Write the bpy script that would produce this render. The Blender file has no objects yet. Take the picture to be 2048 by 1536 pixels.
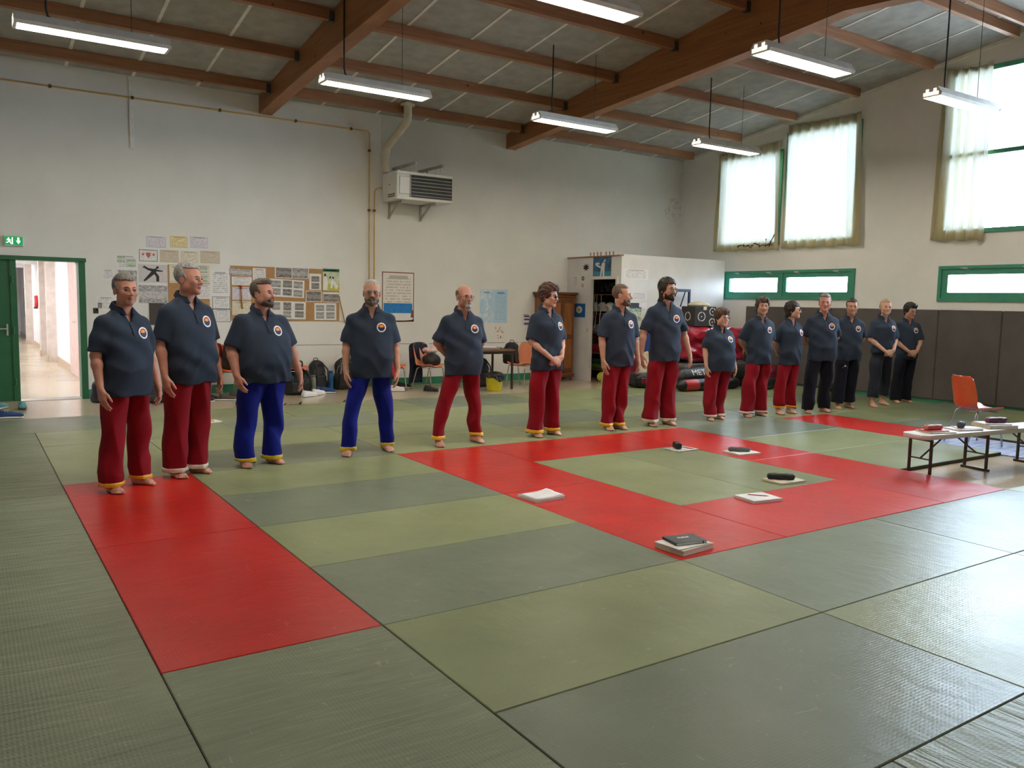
import bpy, math, random
import numpy as np
from mathutils import Vector, Matrix
random.seed(7)
rng = np.random.default_rng(7)
SC = bpy.context.scene
COL = SC.collection
R = math.radians
# ------------------------------------------------------------------ camera
CAM_P = np.array([-0.6283, -3.5129, 1.5571])
F_PX, YAW, PITCH, ROLL = 1645.6083, 0.5894, -0.0989, 0.0199
_f = np.array([math.sin(YAW)*math.cos(PITCH), math.cos(YAW)*math.cos(PITCH), math.sin(PITCH)])
_r0 = np.array([math.cos(YAW), -math.sin(YAW), 0.0]); _u0 = np.cross(_r0, _f)
_r = math.cos(ROLL)*_r0 + math.sin(ROLL)*_u0
_u = -math.sin(ROLL)*_r0 + math.cos(ROLL)*_u0
cd = bpy.data.cameras.new('camera'); cam = bpy.data.objects.new('camera', cd); COL.objects.link(cam)
cd.sensor_fit = 'HORIZONTAL'; cd.sensor_width = 36.0; cd.lens = F_PX/2048*36
cd.clip_start = 0.05; cd.clip_end = 300
cam.matrix_world = Matrix(((_r[0], _u[0], -_f[0], CAM_P[0]), (_r[1], _u[1], -_f[1], CAM_P[1]), (_r[2], _u[2], -_f[2], CAM_P[2]), (0, 0, 0, 1)))
SC.camera = cam
# ------------------------------------------------------------------ sky, exposure
W = bpy.data.worlds.new('sky'); SC.world = W; W.use_nodes = True
bgn = W.node_tree.nodes['Background']
bgn.inputs['Color'].default_value = (0.70, 0.81, 1.0, 1)
bgn.inputs['Strength'].default_value = 30.0
vs = SC.view_settings
vs.view_transform = 'Standard'; vs.look = 'None'; vs.gamma = 1.0; vs.use_curve_mapping = False
vs.exposure = 0.28
SC.cycles.use_denoising = True
SC.cycles.max_bounces = 8; SC.cycles.diffuse_bounces = 5; SC.cycles.glossy_bounces = 4; SC.cycles.transparent_max_bounces = 12
SC.cycles.sample_clamp_indirect = 6.0
LAMP_E = 46.0           # fluorescent tubes
LAMP_C = (1.0, 0.90, 0.74)
# room, in metres; z = 0 is the top of the mats
YW, XW, XL, YF = 10.517, 13.387, -6.2, -4.6
ZF = -0.04
def ceil_z(y):
    return 4.88 + 0.143*(10.517-3.0) - 0.143*abs(y-3.0)
# portals guide the sampling of the sky through the window openings
WINDOWS = {1: (7.70, 9.25, 2.86, 4.74), 2: (5.95, 7.58, 2.86, 5.04), 3: (0.75, 4.30, 2.87, 5.50), 4: (5.92, 9.10, 1.75, 2.30), 5: (0.75, 4.28, 1.74, 2.30)}
for (y0, y1, z0, z1) in WINDOWS.values():
    ld = bpy.data.lights.new('window_portal', 'AREA'); ld.shape = 'RECTANGLE'; ld.size = z1-z0; ld.size_y = y1-y0
    ld.cycles.is_portal = True
    lo = bpy.data.objects.new('window_portal', ld); COL.objects.link(lo)
    lo.location = (XW+0.16, (y0+y1)/2, (z0+z1)/2); lo.rotation_euler = (0, R(90), 0)

# ------------------------------------------------------------------ measuring helpers (pixel of the 2048x1536 photo -> metres on a known plane)
def _ray(x, y):
    return _f + _r*(x-1024)/F_PX + _u*(768-y)/F_PX
def onY(x, y, Y=YW):
    v = _ray(x, y); return CAM_P + v*(Y-CAM_P[1])/v[1]
def onX(x, y, X=XW):
    v = _ray(x, y); return CAM_P + v*(X-CAM_P[0])/v[0]
def onZ(x, y, Z=0.0):
    v = _ray(x, y); return CAM_P + v*(Z-CAM_P[2])/v[2]

# ------------------------------------------------------------------ materials
MATS = {}
def _lnk(nt, a, b): nt.links.new(a, b)
def srgb(r, g, b):
    def f(c):
        c /= 255.0
        return c/12.92 if c <= 0.04045 else ((c+0.055)/1.055)**2.4
    return (f(r), f(g), f(b))
def mat(name, col, rough=0.6, metal=0.0, spec=0.5, var=0.08, vscale=6.0, bump=0.0, bscale=40.0, coat=0.0, sheen=0.0, stretch=(1, 1, 1), col2=None, detail=4.0, emit=None, bdist=0.01):
    """Principled surface whose colour wanders a little with noise and which has a fine relief."""
    if name in MATS: return MATS[name]
    m = bpy.data.materials.new(name); m.use_nodes = True; nt = m.node_tree; N = nt.nodes
    b = N['Principled BSDF']
    b.inputs['Roughness'].default_value = rough; b.inputs['Metallic'].default_value = metal
    b.inputs['Specular IOR Level'].default_value = spec
    if coat: b.inputs['Coat Weight'].default_value = coat; b.inputs['Coat Roughness'].default_value = 0.15
    if sheen: b.inputs['Sheen Weight'].default_value = sheen
    tc = N.new('ShaderNodeTexCoord'); mp = N.new('ShaderNodeMapping'); mp.inputs['Scale'].default_value = stretch
    _lnk(nt, tc.outputs['Object'], mp.inputs['Vector'])
    nz = N.new('ShaderNodeTexNoise'); nz.inputs['Scale'].default_value = vscale; nz.inputs['Detail'].default_value = detail
    _lnk(nt, mp.outputs['Vector'], nz.inputs['Vector'])
    cr = N.new('ShaderNodeValToRGB')
    c2 = col2 if col2 else tuple(min(1, c*(1+var)) for c in col)
    c1 = col if col2 else tuple(c*(1-var) for c in col)
    cr.color_ramp.elements[0].position = 0.35; cr.color_ramp.elements[1].position = 0.65
    cr.color_ramp.elements[0].color = (*c1, 1); cr.color_ramp.elements[1].color = (*c2, 1)
    _lnk(nt, nz.outputs['Fac'], cr.inputs['Fac']); _lnk(nt, cr.outputs['Color'], b.inputs['Base Color'])
    if bump:
        n2 = N.new('ShaderNodeTexNoise'); n2.inputs['Scale'].default_value = bscale; n2.inputs['Detail'].default_value = 3
        _lnk(nt, mp.outputs['Vector'], n2.inputs['Vector'])
        bp = N.new('ShaderNodeBump'); bp.inputs['Strength'].default_value = bump; bp.inputs['Distance'].default_value = bdist
        _lnk(nt, n2.outputs['Fac'], bp.inputs['Height']); _lnk(nt, bp.outputs['Normal'], b.inputs['Normal'])
    if emit:
        b.inputs['Emission Color'].default_value = (*emit[0], 1); b.inputs['Emission Strength'].default_value = emit[1]
    MATS[name] = m
    return m

# ------------------------------------------------------------------ mesh builder
class MB:
    def __init__(s): s.v = []; s.f = []; s.m = []; s.M = None
    def _add(s, vs, fs, mi=0):
        o = len(s.v)
        if s.M is not None: vs = [tuple(s.M @ Vector(p)) for p in vs]
        s.v.extend([tuple(map(float, p)) for p in vs]); s.f.extend([tuple(o+i for i in f) for f in fs]); s.m.extend([mi]*len(fs)); return s
    def box(s, x0, x1, y0, y1, z0, z1, mi=0):
        v = [(x, y, z) for x in (x0, x1) for y in (y0, y1) for z in (z0, z1)]
        return s._add(v, [(0, 1, 3, 2), (4, 6, 7, 5), (0, 4, 5, 1), (2, 3, 7, 6), (0, 2, 6, 4), (1, 5, 7, 3)], mi)
    def rbox(s, x0, x1, y0, y1, z0, z1, r=0.01, mi=0):
        r = min(r, (x1-x0)*.45, (y1-y0)*.45, (z1-z0)*.45)
        c = [(x0+x1)/2, (y0+y1)/2, (z0+z1)/2]; h = [(x1-x0)/2, (y1-y0)/2, (z1-z0)/2]
        idx = {}; vs = []
        for sx in (-1, 1):
            for sy in (-1, 1):
                for sz in (-1, 1):
                    for a in range(3):
                        sg = (sx, sy, sz)
                        p = [c[k]+sg[k]*(h[k] if k == a else h[k]-r) for k in range(3)]
                        idx[(sx, sy, sz, a)] = len(vs); vs.append(p)
        fs = []
        for a in range(3):
            b, d = (a+1) % 3, (a+2) % 3
            for sa in (-1, 1):
                q = []
                for sb, sd in ((-1, -1), (1, -1), (1, 1), (-1, 1)):
                    sg = [0, 0, 0]; sg[a] = sa; sg[b] = sb; sg[d] = sd; q.append(idx[(*sg, a)])
                fs.append(tuple(q if sa > 0 else q[::-1]))
        for a in range(3):          # edges along axis a
            b, d = (a+1) % 3, (a+2) % 3
            for sb in (-1, 1):
                for sd in (-1, 1):
                    def I(sa, ax):
                        sg = [0, 0, 0]; sg[a] = sa; sg[b] = sb; sg[d] = sd; return idx[(*sg, ax)]
                    q = (I(-1, b), I(1, b), I(1, d), I(-1, d))
                    fs.append(q if sb*sd < 0 else q[::-1])
        for sx in (-1, 1):
            for sy in (-1, 1):
                for sz in (-1, 1):
                    q = tuple(idx[(sx, sy, sz, a)] for a in range(3)); fs.append(q if sx*sy*sz > 0 else q[::-1])
        return s._add(vs, fs, mi)
    def cyl(s, p0, p1, r0, r1=None, n=12, mi=0, caps=True):
        r1 = r0 if r1 is None else r1
        p0 = Vector(p0); p1 = Vector(p1); d = (p1-p0).normalized()
        a = d.orthogonal().normalized(); b = d.cross(a)
        vs = []
        for p, r in ((p0, r0), (p1, r1)):
            for i in range(n):
                t = 2*math.pi*i/n; vs.append(tuple(p + a*math.cos(t)*r + b*math.sin(t)*r))
        fs = [(i, (i+1) % n, n+(i+1) % n, n+i) for i in range(n)]
        if caps: fs += [tuple(range(n))[::-1], tuple(range(n, 2*n))]
        return s._add(vs, fs, mi)
    def tube(s, pts, r, n=8, mi=0, closed=False):
        P = [Vector(p) for p in pts]; m = len(P); rr = r if hasattr(r, '__len__') else [r]*m
        vs = []; T0 = None
        for i in range(m):
            if closed: t = (P[(i+1) % m]-P[i-1])
            else: t = P[min(i+1, m-1)]-P[max(i-1, 0)]
            t = t.normalized()
            if T0 is None: a = t.orthogonal().normalized()
            else:
                a = (a - t*a.dot(t)); a = a.normalized() if a.length > 1e-6 else t.orthogonal().normalized()
            T0 = t; b = t.cross(a)
            for k in range(n):
                q = 2*math.pi*k/n; vs.append(tuple(P[i]+(a*math.cos(q)+b*math.sin(q))*rr[i]))
        fs = []
        for i in range(m if closed else m-1):
            j = (i+1) % m
            for k in range(n):
                fs.append((i*n+k, i*n+(k+1) % n, j*n+(k+1) % n, j*n+k))
        if not closed: fs += [tuple(range(n))[::-1], tuple(range((m-1)*n, m*n))]
        return s._add(vs, fs, mi)
    def lathe(s, prof, c=(0, 0, 0), n=20, mi=0, sx=1.0, sy=1.0):
        vs = []
        for (r, z) in prof:
            for k in range(n):
                q = 2*math.pi*k/n; vs.append((c[0]+r*sx*math.cos(q), c[1]+r*sy*math.sin(q), c[2]+z))
        m = len(prof); fs = []
        for i in range(m-1):
            for k in range(n): fs.append((i*n+k, i*n+(k+1) % n, (i+1)*n+(k+1) % n, (i+1)*n+k))
        fs += [tuple(range(n))[::-1], tuple(range((m-1)*n, m*n))]
        return s._add(vs, fs, mi)
    def prism(s, poly, fn, t0, t1, mi=0):
        """poly: (a,b) outline; fn(a,b,t) -> point; extruded from t0 to t1"""
        n = len(poly)
        vs = [fn(a, b, t0) for a, b in poly]+[fn(a, b, t1) for a, b in poly]
        fs = [tuple(range(n))[::-1], tuple(range(n, 2*n))]+[(i, (i+1) % n, n+(i+1) % n, n+i) for i in range(n)]
        return s._add(vs, fs, mi)
    def sheet(s, P, t=None, mi=0):
        """P[i][j] grid of points; t: thickness along the grid normal (solid sheet)"""
        P = np.asarray(P, float); nu, nv = P.shape[:2]
        du = np.gradient(P, axis=0); dv = np.gradient(P, axis=1); nn = np.cross(du, dv)
        nn /= np.linalg.norm(nn, axis=2, keepdims=True)+1e-12
        A = P.reshape(-1, 3); idx = np.arange(nu*nv).reshape(nu, nv)
        q = [(idx[i, j], idx[i+1, j], idx[i+1, j+1], idx[i, j+1]) for i in range(nu-1) for j in range(nv-1)]
        if not t: return s._add(A.tolist(), q, mi)
        B = (P-nn*t).reshape(-1, 3); o = nu*nv
        fs = list(q)+[(d+o, c+o, b+o, a+o) for a, b, c, d in q]
        rim = [idx[i, 0] for i in range(nu)]+[idx[nu-1, j] for j in range(1, nv)]+[idx[i, nv-1] for i in range(nu-2, -1, -1)]+[idx[0, j] for j in range(nv-2, 0, -1)]
        for a, b in zip(rim, rim[1:]+rim[:1]): fs.append((b, a, a+o, b+o))
        return s._add(np.vstack([A, B]).tolist(), fs, mi)
    def mesh(s, name, mats, smooth=None):
        me = bpy.data.meshes.new(name); me.from_pydata(s.v, [], s.f)
        for m in (mats if isinstance(mats, (list, tuple)) else [mats]): me.materials.append(m)
        if any(s.m): me.polygons.foreach_set('material_index', s.m)
        if smooth:
            me.polygons.foreach_set('use_smooth', [True]*len(s.f))
            if smooth is not True: me.set_sharp_from_angle(angle=R(smooth))
        me.validate(); me.update(); return me
    def build(s, name, mats, parent=None, smooth=None, loc=None):
        o = bpy.data.objects.new(name, s.mesh(name, mats, smooth)); COL.objects.link(o)
        if loc: o.location = loc
        if parent: o.parent = parent
        return o
def tag(o, label=None, cat=None, group=None, kind=None):
    if label: o['label'] = label
    if cat: o['category'] = cat
    if group: o['group'] = group
    if kind: o['kind'] = kind
    return o
def thing(name, label, cat, loc=(0, 0, 0), rz=0.0, group=None):
    o = bpy.data.objects.new(name, None); COL.objects.link(o); o.empty_display_size = 0.1
    o.location = loc; o.rotation_euler = (0, 0, rz); return tag(o, label, cat, group)
def struct(o): o['kind'] = 'structure'; return o
def copy_tree(o, parent=None):
    c = o.copy(); COL.objects.link(c); c.parent = parent
    for ch in list(o.children): copy_tree(ch, c)
    return c
# ================================================================== SETTING
def wall_mat():
    m = mat('wall_paint', (0.76, 0.755, 0.725), rough=0.85, spec=0.25, var=0.035, vscale=1.3, bump=0.12, bscale=120, bdist=0.004)
    nt = m.node_tree; N = nt.nodes; b = N['Principled BSDF']
    src = b.inputs['Base Color'].links[0].from_socket
    geo = N.new('ShaderNodeNewGeometry'); sep = N.new('ShaderNodeSeparateXYZ'); _lnk(nt, geo.outputs['Position'], sep.inputs[0])
    # scuffed line where chair backs rub the paint
    n1 = N.new('ShaderNodeTexNoise'); n1.inputs['Scale'].default_value = 2.5; n1.inputs['Detail'].default_value = 6
    _lnk(nt, geo.outputs['Position'], n1.inputs['Vector'])
    def M(op, a, b_=None, c=None):
        n = N.new('ShaderNodeMath'); n.operation = op
        for i, x in enumerate((a, b_, c)):
            if x is None: continue
            if isinstance(x, (int, float)): n.inputs[i].default_value = x
            else: _lnk(nt, x, n.inputs[i])
        return n.outputs[0]
    wob = M('MULTIPLY_ADD', n1.outputs['Fac'], 0.03, 0.722)
    dz = M('ABSOLUTE', M('SUBTRACT', sep.outputs['Z'], wob))
    line = M('LESS_THAN', dz, 0.006)
    gap = M('GREATER_THAN', n1.outputs['Fac'], 0.47)
    onback = M('GREATER_THAN', sep.outputs['Y'], YW-0.05)
    f1 = M('MULTIPLY', M('MULTIPLY', line, gap), onback)
    # grime and damp blotches near the far corner
    n2 = N.new('ShaderNodeTexNoise'); n2.inputs['Scale'].default_value = 5.0; n2.inputs['Detail'].default_value = 8; n2.inputs['Distortion'].default_value = 1.5
    _lnk(nt, geo.outputs['Position'], n2.inputs['Vector'])
    vd = N.new('ShaderNodeVectorMath'); vd.operation = 'DISTANCE'; _lnk(nt, geo.outputs['Position'], vd.inputs[0]); vd.inputs[1].default_value = (13.15, 10.5, 3.75)
    near = M('LESS_THAN', vd.outputs['Value'], 0.28)
    th = M('LESS_THAN', M('ABSOLUTE', M('SUBTRACT', n2.outputs['Fac'], 0.5)), 0.022)
    f2 = M('MULTIPLY', M('MULTIPLY', near, th), 0.28)
    f = M('MAXIMUM', M('MULTIPLY', f1, 0.75), f2)
    mx = N.new('ShaderNodeMix'); mx.data_type = 'RGBA'; _lnk(nt, f, mx.inputs[0]); _lnk(nt, src, mx.inputs[6]); mx.inputs[7].default_value = (0.12, 0.11, 0.09, 1)
    _lnk(nt, mx.outputs[2], b.inputs['Base Color'])
    return m
M_WALL = wall_mat()
M_GREEN = mat('green_door_paint', srgb(40, 100, 66), rough=0.45, var=0.05, bump=0.05)
M_FRAME = mat('green_window_paint', srgb(58, 138, 112), rough=0.4, var=0.06, bump=0.05)
M_BASEG = mat('green_baseboard_paint', srgb(52, 128, 100), rough=0.5, var=0.08)
M_CEIL = mat('ceiling_board', (0.38, 0.37, 0.35), rough=0.95, spec=0.1, var=0.10, vscale=5, bump=0.15, bscale=60)
M_STRIP = mat('white_joint_strip', (0.78, 0.77, 0.74), rough=0.6)
def wood_mat(name, c1, c2, scale=(1, 1, 1), rough=0.5):
    m = bpy.data.materials.new(name); m.use_nodes = True; nt = m.node_tree; N = nt.nodes; b = N['Principled BSDF']
    b.inputs['Roughness'].default_value = rough
    tc = N.new('ShaderNodeTexCoord'); mp = N.new('ShaderNodeMapping'); mp.inputs['Scale'].default_value = scale; _lnk(nt, tc.outputs['Object'], mp.inputs['Vector'])
    nz = N.new('ShaderNodeTexNoise'); nz.inputs['Scale'].default_value = 4; nz.inputs['Detail'].default_value = 6; nz.inputs['Distortion'].default_value = 0.6; _lnk(nt, mp.outputs['Vector'], nz.inputs['Vector'])
    cr = N.new('ShaderNodeValToRGB'); cr.color_ramp.elements[0].position = 0.3; cr.color_ramp.elements[1].position = 0.7
    cr.color_ramp.elements[0].color = (*c1, 1); cr.color_ramp.elements[1].color = (*c2, 1); _lnk(nt, nz.outputs['Fac'], cr.inputs['Fac'])
    vo = N.new('ShaderNodeTexVoronoi'); vo.inputs['Scale'].default_value = 2.2; _lnk(nt, tc.outputs['Object'], vo.inputs['Vector'])
    lt = N.new('ShaderNodeMath'); lt.operation = 'LESS_THAN'; lt.inputs[1].default_value = 0.05; _lnk(nt, vo.outputs['Distance'], lt.inputs[0])
    mx = N.new('ShaderNodeMix'); mx.data_type = 'RGBA'; _lnk(nt, lt.outputs[0], mx.inputs[0]); _lnk(nt, cr.outputs['Color'], mx.inputs[6]); mx.inputs[7].default_value = (c1[0]*.35, c1[1]*.3, c1[2]*.3, 1)
    _lnk(nt, mx.outputs[2], b.inputs['Base Color'])
    return m
M_BEAM = wood_mat('glulam_beam', srgb(138, 88, 50), srgb(164, 110, 66), (1, .25, 5))
M_PURLIN = wood_mat('pine_purlin', srgb(136, 90, 60), srgb(164, 116, 80), (.3, 5, 5))
M_HANGER = mat('joist_hanger_steel', (0.10, 0.11, 0.12), rough=0.45, metal=0.7)

def floor_mat():
    m = bpy.data.materials.new('speckled_vinyl_floor'); m.use_nodes = True; nt = m.node_tree; N = nt.nodes; b = N['Principled BSDF']
    b.inputs['Roughness'].default_value = 0.16
    tc = N.new('ShaderNodeTexCoord')
    n1 = N.new('ShaderNodeTexNoise'); n1.inputs['Scale'].default_value = 90; n1.inputs['Detail'].default_value = 2; _lnk(nt, tc.outputs['Object'], n1.inputs['Vector'])
    n2 = N.new('ShaderNodeTexNoise'); n2.inputs['Scale'].default_value = 1.2; n2.inputs['Detail'].default_value = 5; _lnk(nt, tc.outputs['Object'], n2.inputs['Vector'])
    cr = N.new('ShaderNodeValToRGB'); cr.color_ramp.elements[0].position = .4; cr.color_ramp.elements[1].position = .6
    cr.color_ramp.elements[0].color = (*srgb(176, 160, 134), 1); cr.color_ramp.elements[1].color = (*srgb(196, 180, 154), 1); _lnk(nt, n1.outputs['Fac'], cr.inputs['Fac'])
    mx = N.new('ShaderNodeMix'); mx.data_type = 'RGBA'; mx.blend_type = 'MULTIPLY'; mx.inputs[0].default_value = .35
    _lnk(nt, cr.outputs['Color'], mx.inputs[6]); _lnk(nt, n2.outputs['Color'], mx.inputs[7]); _lnk(nt, cr.outputs['Color'], mx.inputs[6])
    _lnk(nt, cr.outputs['Color'], b.inputs['Base Color'])
    mr = N.new('ShaderNodeMapRange'); mr.inputs['To Min'].default_value = .12; mr.inputs['To Max'].default_value = .24; _lnk(nt, n2.outputs['Fac'], mr.inputs['Value']); _lnk(nt, mr.outputs[0], b.inputs['Roughness'])
    return m
M_FLOOR = floor_mat()

def holed_wall(name, u0, u1, z0, z1, holes, place, m=M_WALL):
    us = sorted({u0, u1, *[h[0] for h in holes], *[h[1] for h in holes]}); zs = sorted({z0, z1, *[h[2] for h in holes], *[h[3] for h in holes]})
    b = MB()
    for a, c in zip(us, us[1:]):
        for d, e in zip(zs, zs[1:]):
            if any(h[0] <= (a+c)/2 <= h[1] and h[2] <= (d+e)/2 <= h[3] for h in holes): continue
            b.box(*place(a, c), d, e)
    return struct(b.build(name, m))
DOOR = (-0.92, 0.93, ZF, 2.075)
wall_back = holed_wall('wall_back', XL-.25, XW+.25, -0.3, 6.4, [(DOOR[0], DOOR[1], -0.3, DOOR[3])], lambda a, c: (a, c, YW, YW+.25))
wall_right = holed_wall('wall_right', YF-.25, YW, -0.3, 6.6, list(WINDOWS.values()), lambda a, c: (XW, XW+.3, a, c))
wall_left = holed_wall('wall_left', YF-.25, YW+.25, -0.3, 6.6, [], lambda a, c: (XL-.25, XL, a, c))
wall_front = holed_wall('wall_front', XL-.25, XW+.25, -0.3, 6.6, [], lambda a, c: (a, c, YF-.25, YF))
struct(MB().box(XL-.2, XW+.2, YF-.2, YW+.01, ZF-.1, ZF).build('floor', M_FLOOR))
# ---- green painted baseboards
struct(MB().box(0.93, 9.2, YW-.012, YW+.01, ZF, 0.10).box(9.95, 10.12, YW-.012, YW+.01, ZF, 0.10).build('baseboard_back', M_BASEG))
struct(MB().box(XW-.012, XW+.01, YF, 8.7, ZF, 0.05).build('baseboard_right', M_BASEG))
# ---- ceiling: roof slab, boards, white joint strips, purlins, glulam beams
b = MB()
for ya, yb in ((3.0, YW+.2), (YF-.2, 3.0)):
    za, zb = ceil_z(ya)+.03, ceil_z(yb)+.03
    b._add([(XL-.2, ya, za), (XW+.2, ya, za), (XW+.2, yb, zb), (XL-.2, yb, zb), (XL-.2, ya, za+.2), (XW+.2, ya, za+.2), (XW+.2, yb, zb+.2), (XL-.2, yb, zb+.2)],
           [(0, 1, 2, 3), (7, 6, 5, 4), (0, 4, 5, 1), (1, 5, 6, 2), (2, 6, 7, 3), (3, 7, 4, 0)])
ceiling = struct(b.build('ceiling', M_CEIL))
BX = (-6.1, -1.28, 3.60, 8.50, XW)       # beam positions (near face)
joints = [-5.2, -4.2, -3.2, -2.2, -1.17, -.15, .78, 1.68, 2.62, 3.71, 4.68, 5.70, 6.66, 7.62, 8.61, 9.58, 10.52, 11.46, 12.42]
ed = [XL]+joints+[XW]
for ya, yb in ((3.0, YW), (YF, 3.0)):
    za, zb = ceil_z(ya), ceil_z(yb)
    for x0, x1 in zip(ed, ed[1:]):
        p = MB()
        p._add([(x, y, z+dz) for dz in (0, .025) for x, y, z in ((x0+.004, ya, za), (x1-.004, ya, za), (x1-.004, yb, zb), (x0+.004, yb, zb))],
               [(3, 2, 1, 0), (4, 5, 6, 7), (0, 1, 5, 4), (1, 2, 6, 5), (2, 3, 7, 6), (3, 0, 4, 7)])
        p.build('ceiling_panel', M_CEIL, ceiling)
    for x in joints:
        p = MB(); w = .022
        p._add([(xx, y, z+dz) for dz in (-.008, .002) for xx, y, z in ((x-w, ya, za), (x+w, ya, za), (x+w, yb, zb), (x-w, yb, zb))],
               [(3, 2, 1, 0), (4, 5, 6, 7), (0, 1, 5, 4), (1, 2, 6, 5), (2, 3, 7, 6), (3, 0, 4, 7)])
        p.build('joint_strip', M_STRIP, ceiling)
# edge strip along the window wall
p = MB(); za, zb = ceil_z(3.0), ceil_z(YW)
p._add([(x, y, z+dz) for dz in (-.05, 0) for x, y, z in ((XW-.03, 3., za), (XW, 3., za), (XW, YW, zb), (XW-.03, YW, zb))],
       [(3, 2, 1, 0), (4, 5, 6, 7), (0, 1, 5, 4), (1, 2, 6, 5), (2, 3, 7, 6), (3, 0, 4, 7)])
p.build('edge_strip', M_STRIP, ceiling)
PY = [9.92, 8.58, 7.22, 5.86, 4.50, 3.17, 2.83, 1.50, .14, -1.22, -2.58, -3.94]
bays = [(-6.1, -1.28), (-1.08, 3.60), (3.82, 8.50), (8.72, 13.10)]
hang = []
for y in PY:
    s_ = -.143 if y > 3 else .143
    for i, (x0, x1) in enumerate(bays):
        p = MB(); z = ceil_z(y)-.003; h, d = .035, .15
        p._add([(x, y+sy*h, z+s_*sy*h-dz) for x in (x0, x1) for sy in (-1, 1) for dz in (d, 0)],
               [(0, 1, 3, 2), (4, 6, 7, 5), (0, 4, 5, 1), (2, 3, 7, 6), (0, 2, 6, 4), (1, 5, 7, 3)])
        o = p.build('purlin', M_PURLIN, ceiling)
        if i < 3 and y > -1.3:
            MB().box(x1-.07, x1+.001, y-.045, y+.045, z-.165, z-.03).build('joist_hanger', M_HANGER, o)
low = [(10.517, 4.585), (9.3, 4.70), (8.2, 4.79), (7.3, 4.855), (6.4, 4.915), (5.4, 4.985), (4.43, 5.055), (3.7, 5.13), (3.0, 5.19)]
low = low+[(6.0-y, z) for y, z in low[-2::-1]]
poly = low+[(-4.5, ceil_z(-4.5)-.002), (3.0, ceil_z(3)-.002), (YW, ceil_z(YW)-.002)]
for x in (-1.28, 3.60, 8.50):
    MB().prism(poly, lambda a, c, t: (t, a, c), x, x+.21).build('glulam_beam', M_BEAM, ceiling)

# ---- windows in the right wall
def glass_mat():
    m = bpy.data.materials.new('window_glass'); m.use_nodes = True; nt = m.node_tree; N = nt.nodes; N.clear()
    o = N.new('ShaderNodeOutputMaterial'); t = N.new('ShaderNodeBsdfTransparent'); g = N.new('ShaderNodeBsdfGlossy'); g.inputs['Roughness'].default_value = .02
    t.inputs['Color'].default_value = (.93, .97, .96, 1)
    lw = N.new('ShaderNodeFresnel'); lw.inputs['IOR'].default_value = 1.45; mx = N.new('ShaderNodeMixShader')
    _lnk(nt, lw.outputs[0], mx.inputs[0]); _lnk(nt, t.outputs[0], mx.inputs[1]); _lnk(nt, g.outputs[0], mx.inputs[2]); _lnk(nt, mx.outputs[0], o.inputs['Surface'])
    return m
M_GLASS = glass_mat()
M_STEEL = mat('painted_steel', (.55, .56, .55), rough=.4, metal=.6)
def frame(mb, y0, y1, z0, z1, w, x0, x1):
    mb.box(x0, x1, y0, y1, z0, z0+w).box(x0, x1, y0, y1, z1-w, z1).box(x0, x1, y0, y0+w, z0+w, z1-w).box(x0, x1, y1-w, y1, z0+w, z1-w); return mb
def window(n, splits_y=(), splits_z=(), sash=False):
    y0, y1, z0, z1 = WINDOWS[n]
    fr = MB(); frame(fr, y0-.02, y1+.02, z0-.02, z1+.02, .055 if sash else .075, XW-.03, XW+.09)
    for y in splits_y: fr.box(XW-.02, XW+.08, y-.03, y+.03, z0, z1)
    for z in splits_z: fr.box(XW-.02, XW+.08, y0, y1, z-.035, z+.035)
    w = struct(fr.build(f'window_{n}', M_FRAME))
    ys = [y0+.03, *splits_y, y1-.03]; zs = [z0+.03, *splits_z, z1-.03]
    for a, c in zip(ys, ys[1:]):
        for d, e in zip(zs, zs[1:]):
            if sash:
                s = frame(MB(), a+.005, c-.005, d-.005, e+.005, .105, XW-.005, XW+.06).build('sash', M_FRAME, w)
                MB().box(XW+.03, XW+.036, a+.1, c-.1, d+.09, e-.09).build('pane', M_GLASS, s)
                h = MB()
                for q in (.22, .78):
                    yy = a+(c-a)*q
                    h.rbox(XW-.035, XW-.012, yy-.06, yy+.06, e+.0, e+.02, .004).cyl((XW-.03, yy+.02, e), (XW-.03, yy-.1, e-.025), .006, n=6)
                h.build('stay_arm', M_STEEL, s)
            else: MB().box(XW+.03, XW+.036, a, c, d, e).build('pane', M_GLASS, w)
    return w
window(1); window(2); window(3, (2.5,), (4.14,)); window(4, (7.57,), (), True); window(5, (2.5,), (), True)
# the wall's own pencil-thin seams of the prefabricated wall boards, and the white cable duct
struct(MB().rbox(1.615, 1.675, YW-.018, YW+.002, 3.79, 4.86, .004).build('trim_1', M_STRIP))
struct(MB().box(5.80, 5.815, YW-.006, YW+.002, 3.9, 4.86).build('trim_2', M_STRIP))
# ---- outside: pale courtyard
struct(MB().box(XW+.3, 80, -60, 70, -.5, -.3).build('ground', mat('courtyard_gravel', (.55, .52, .47), rough=.9, var=.15)))
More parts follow.
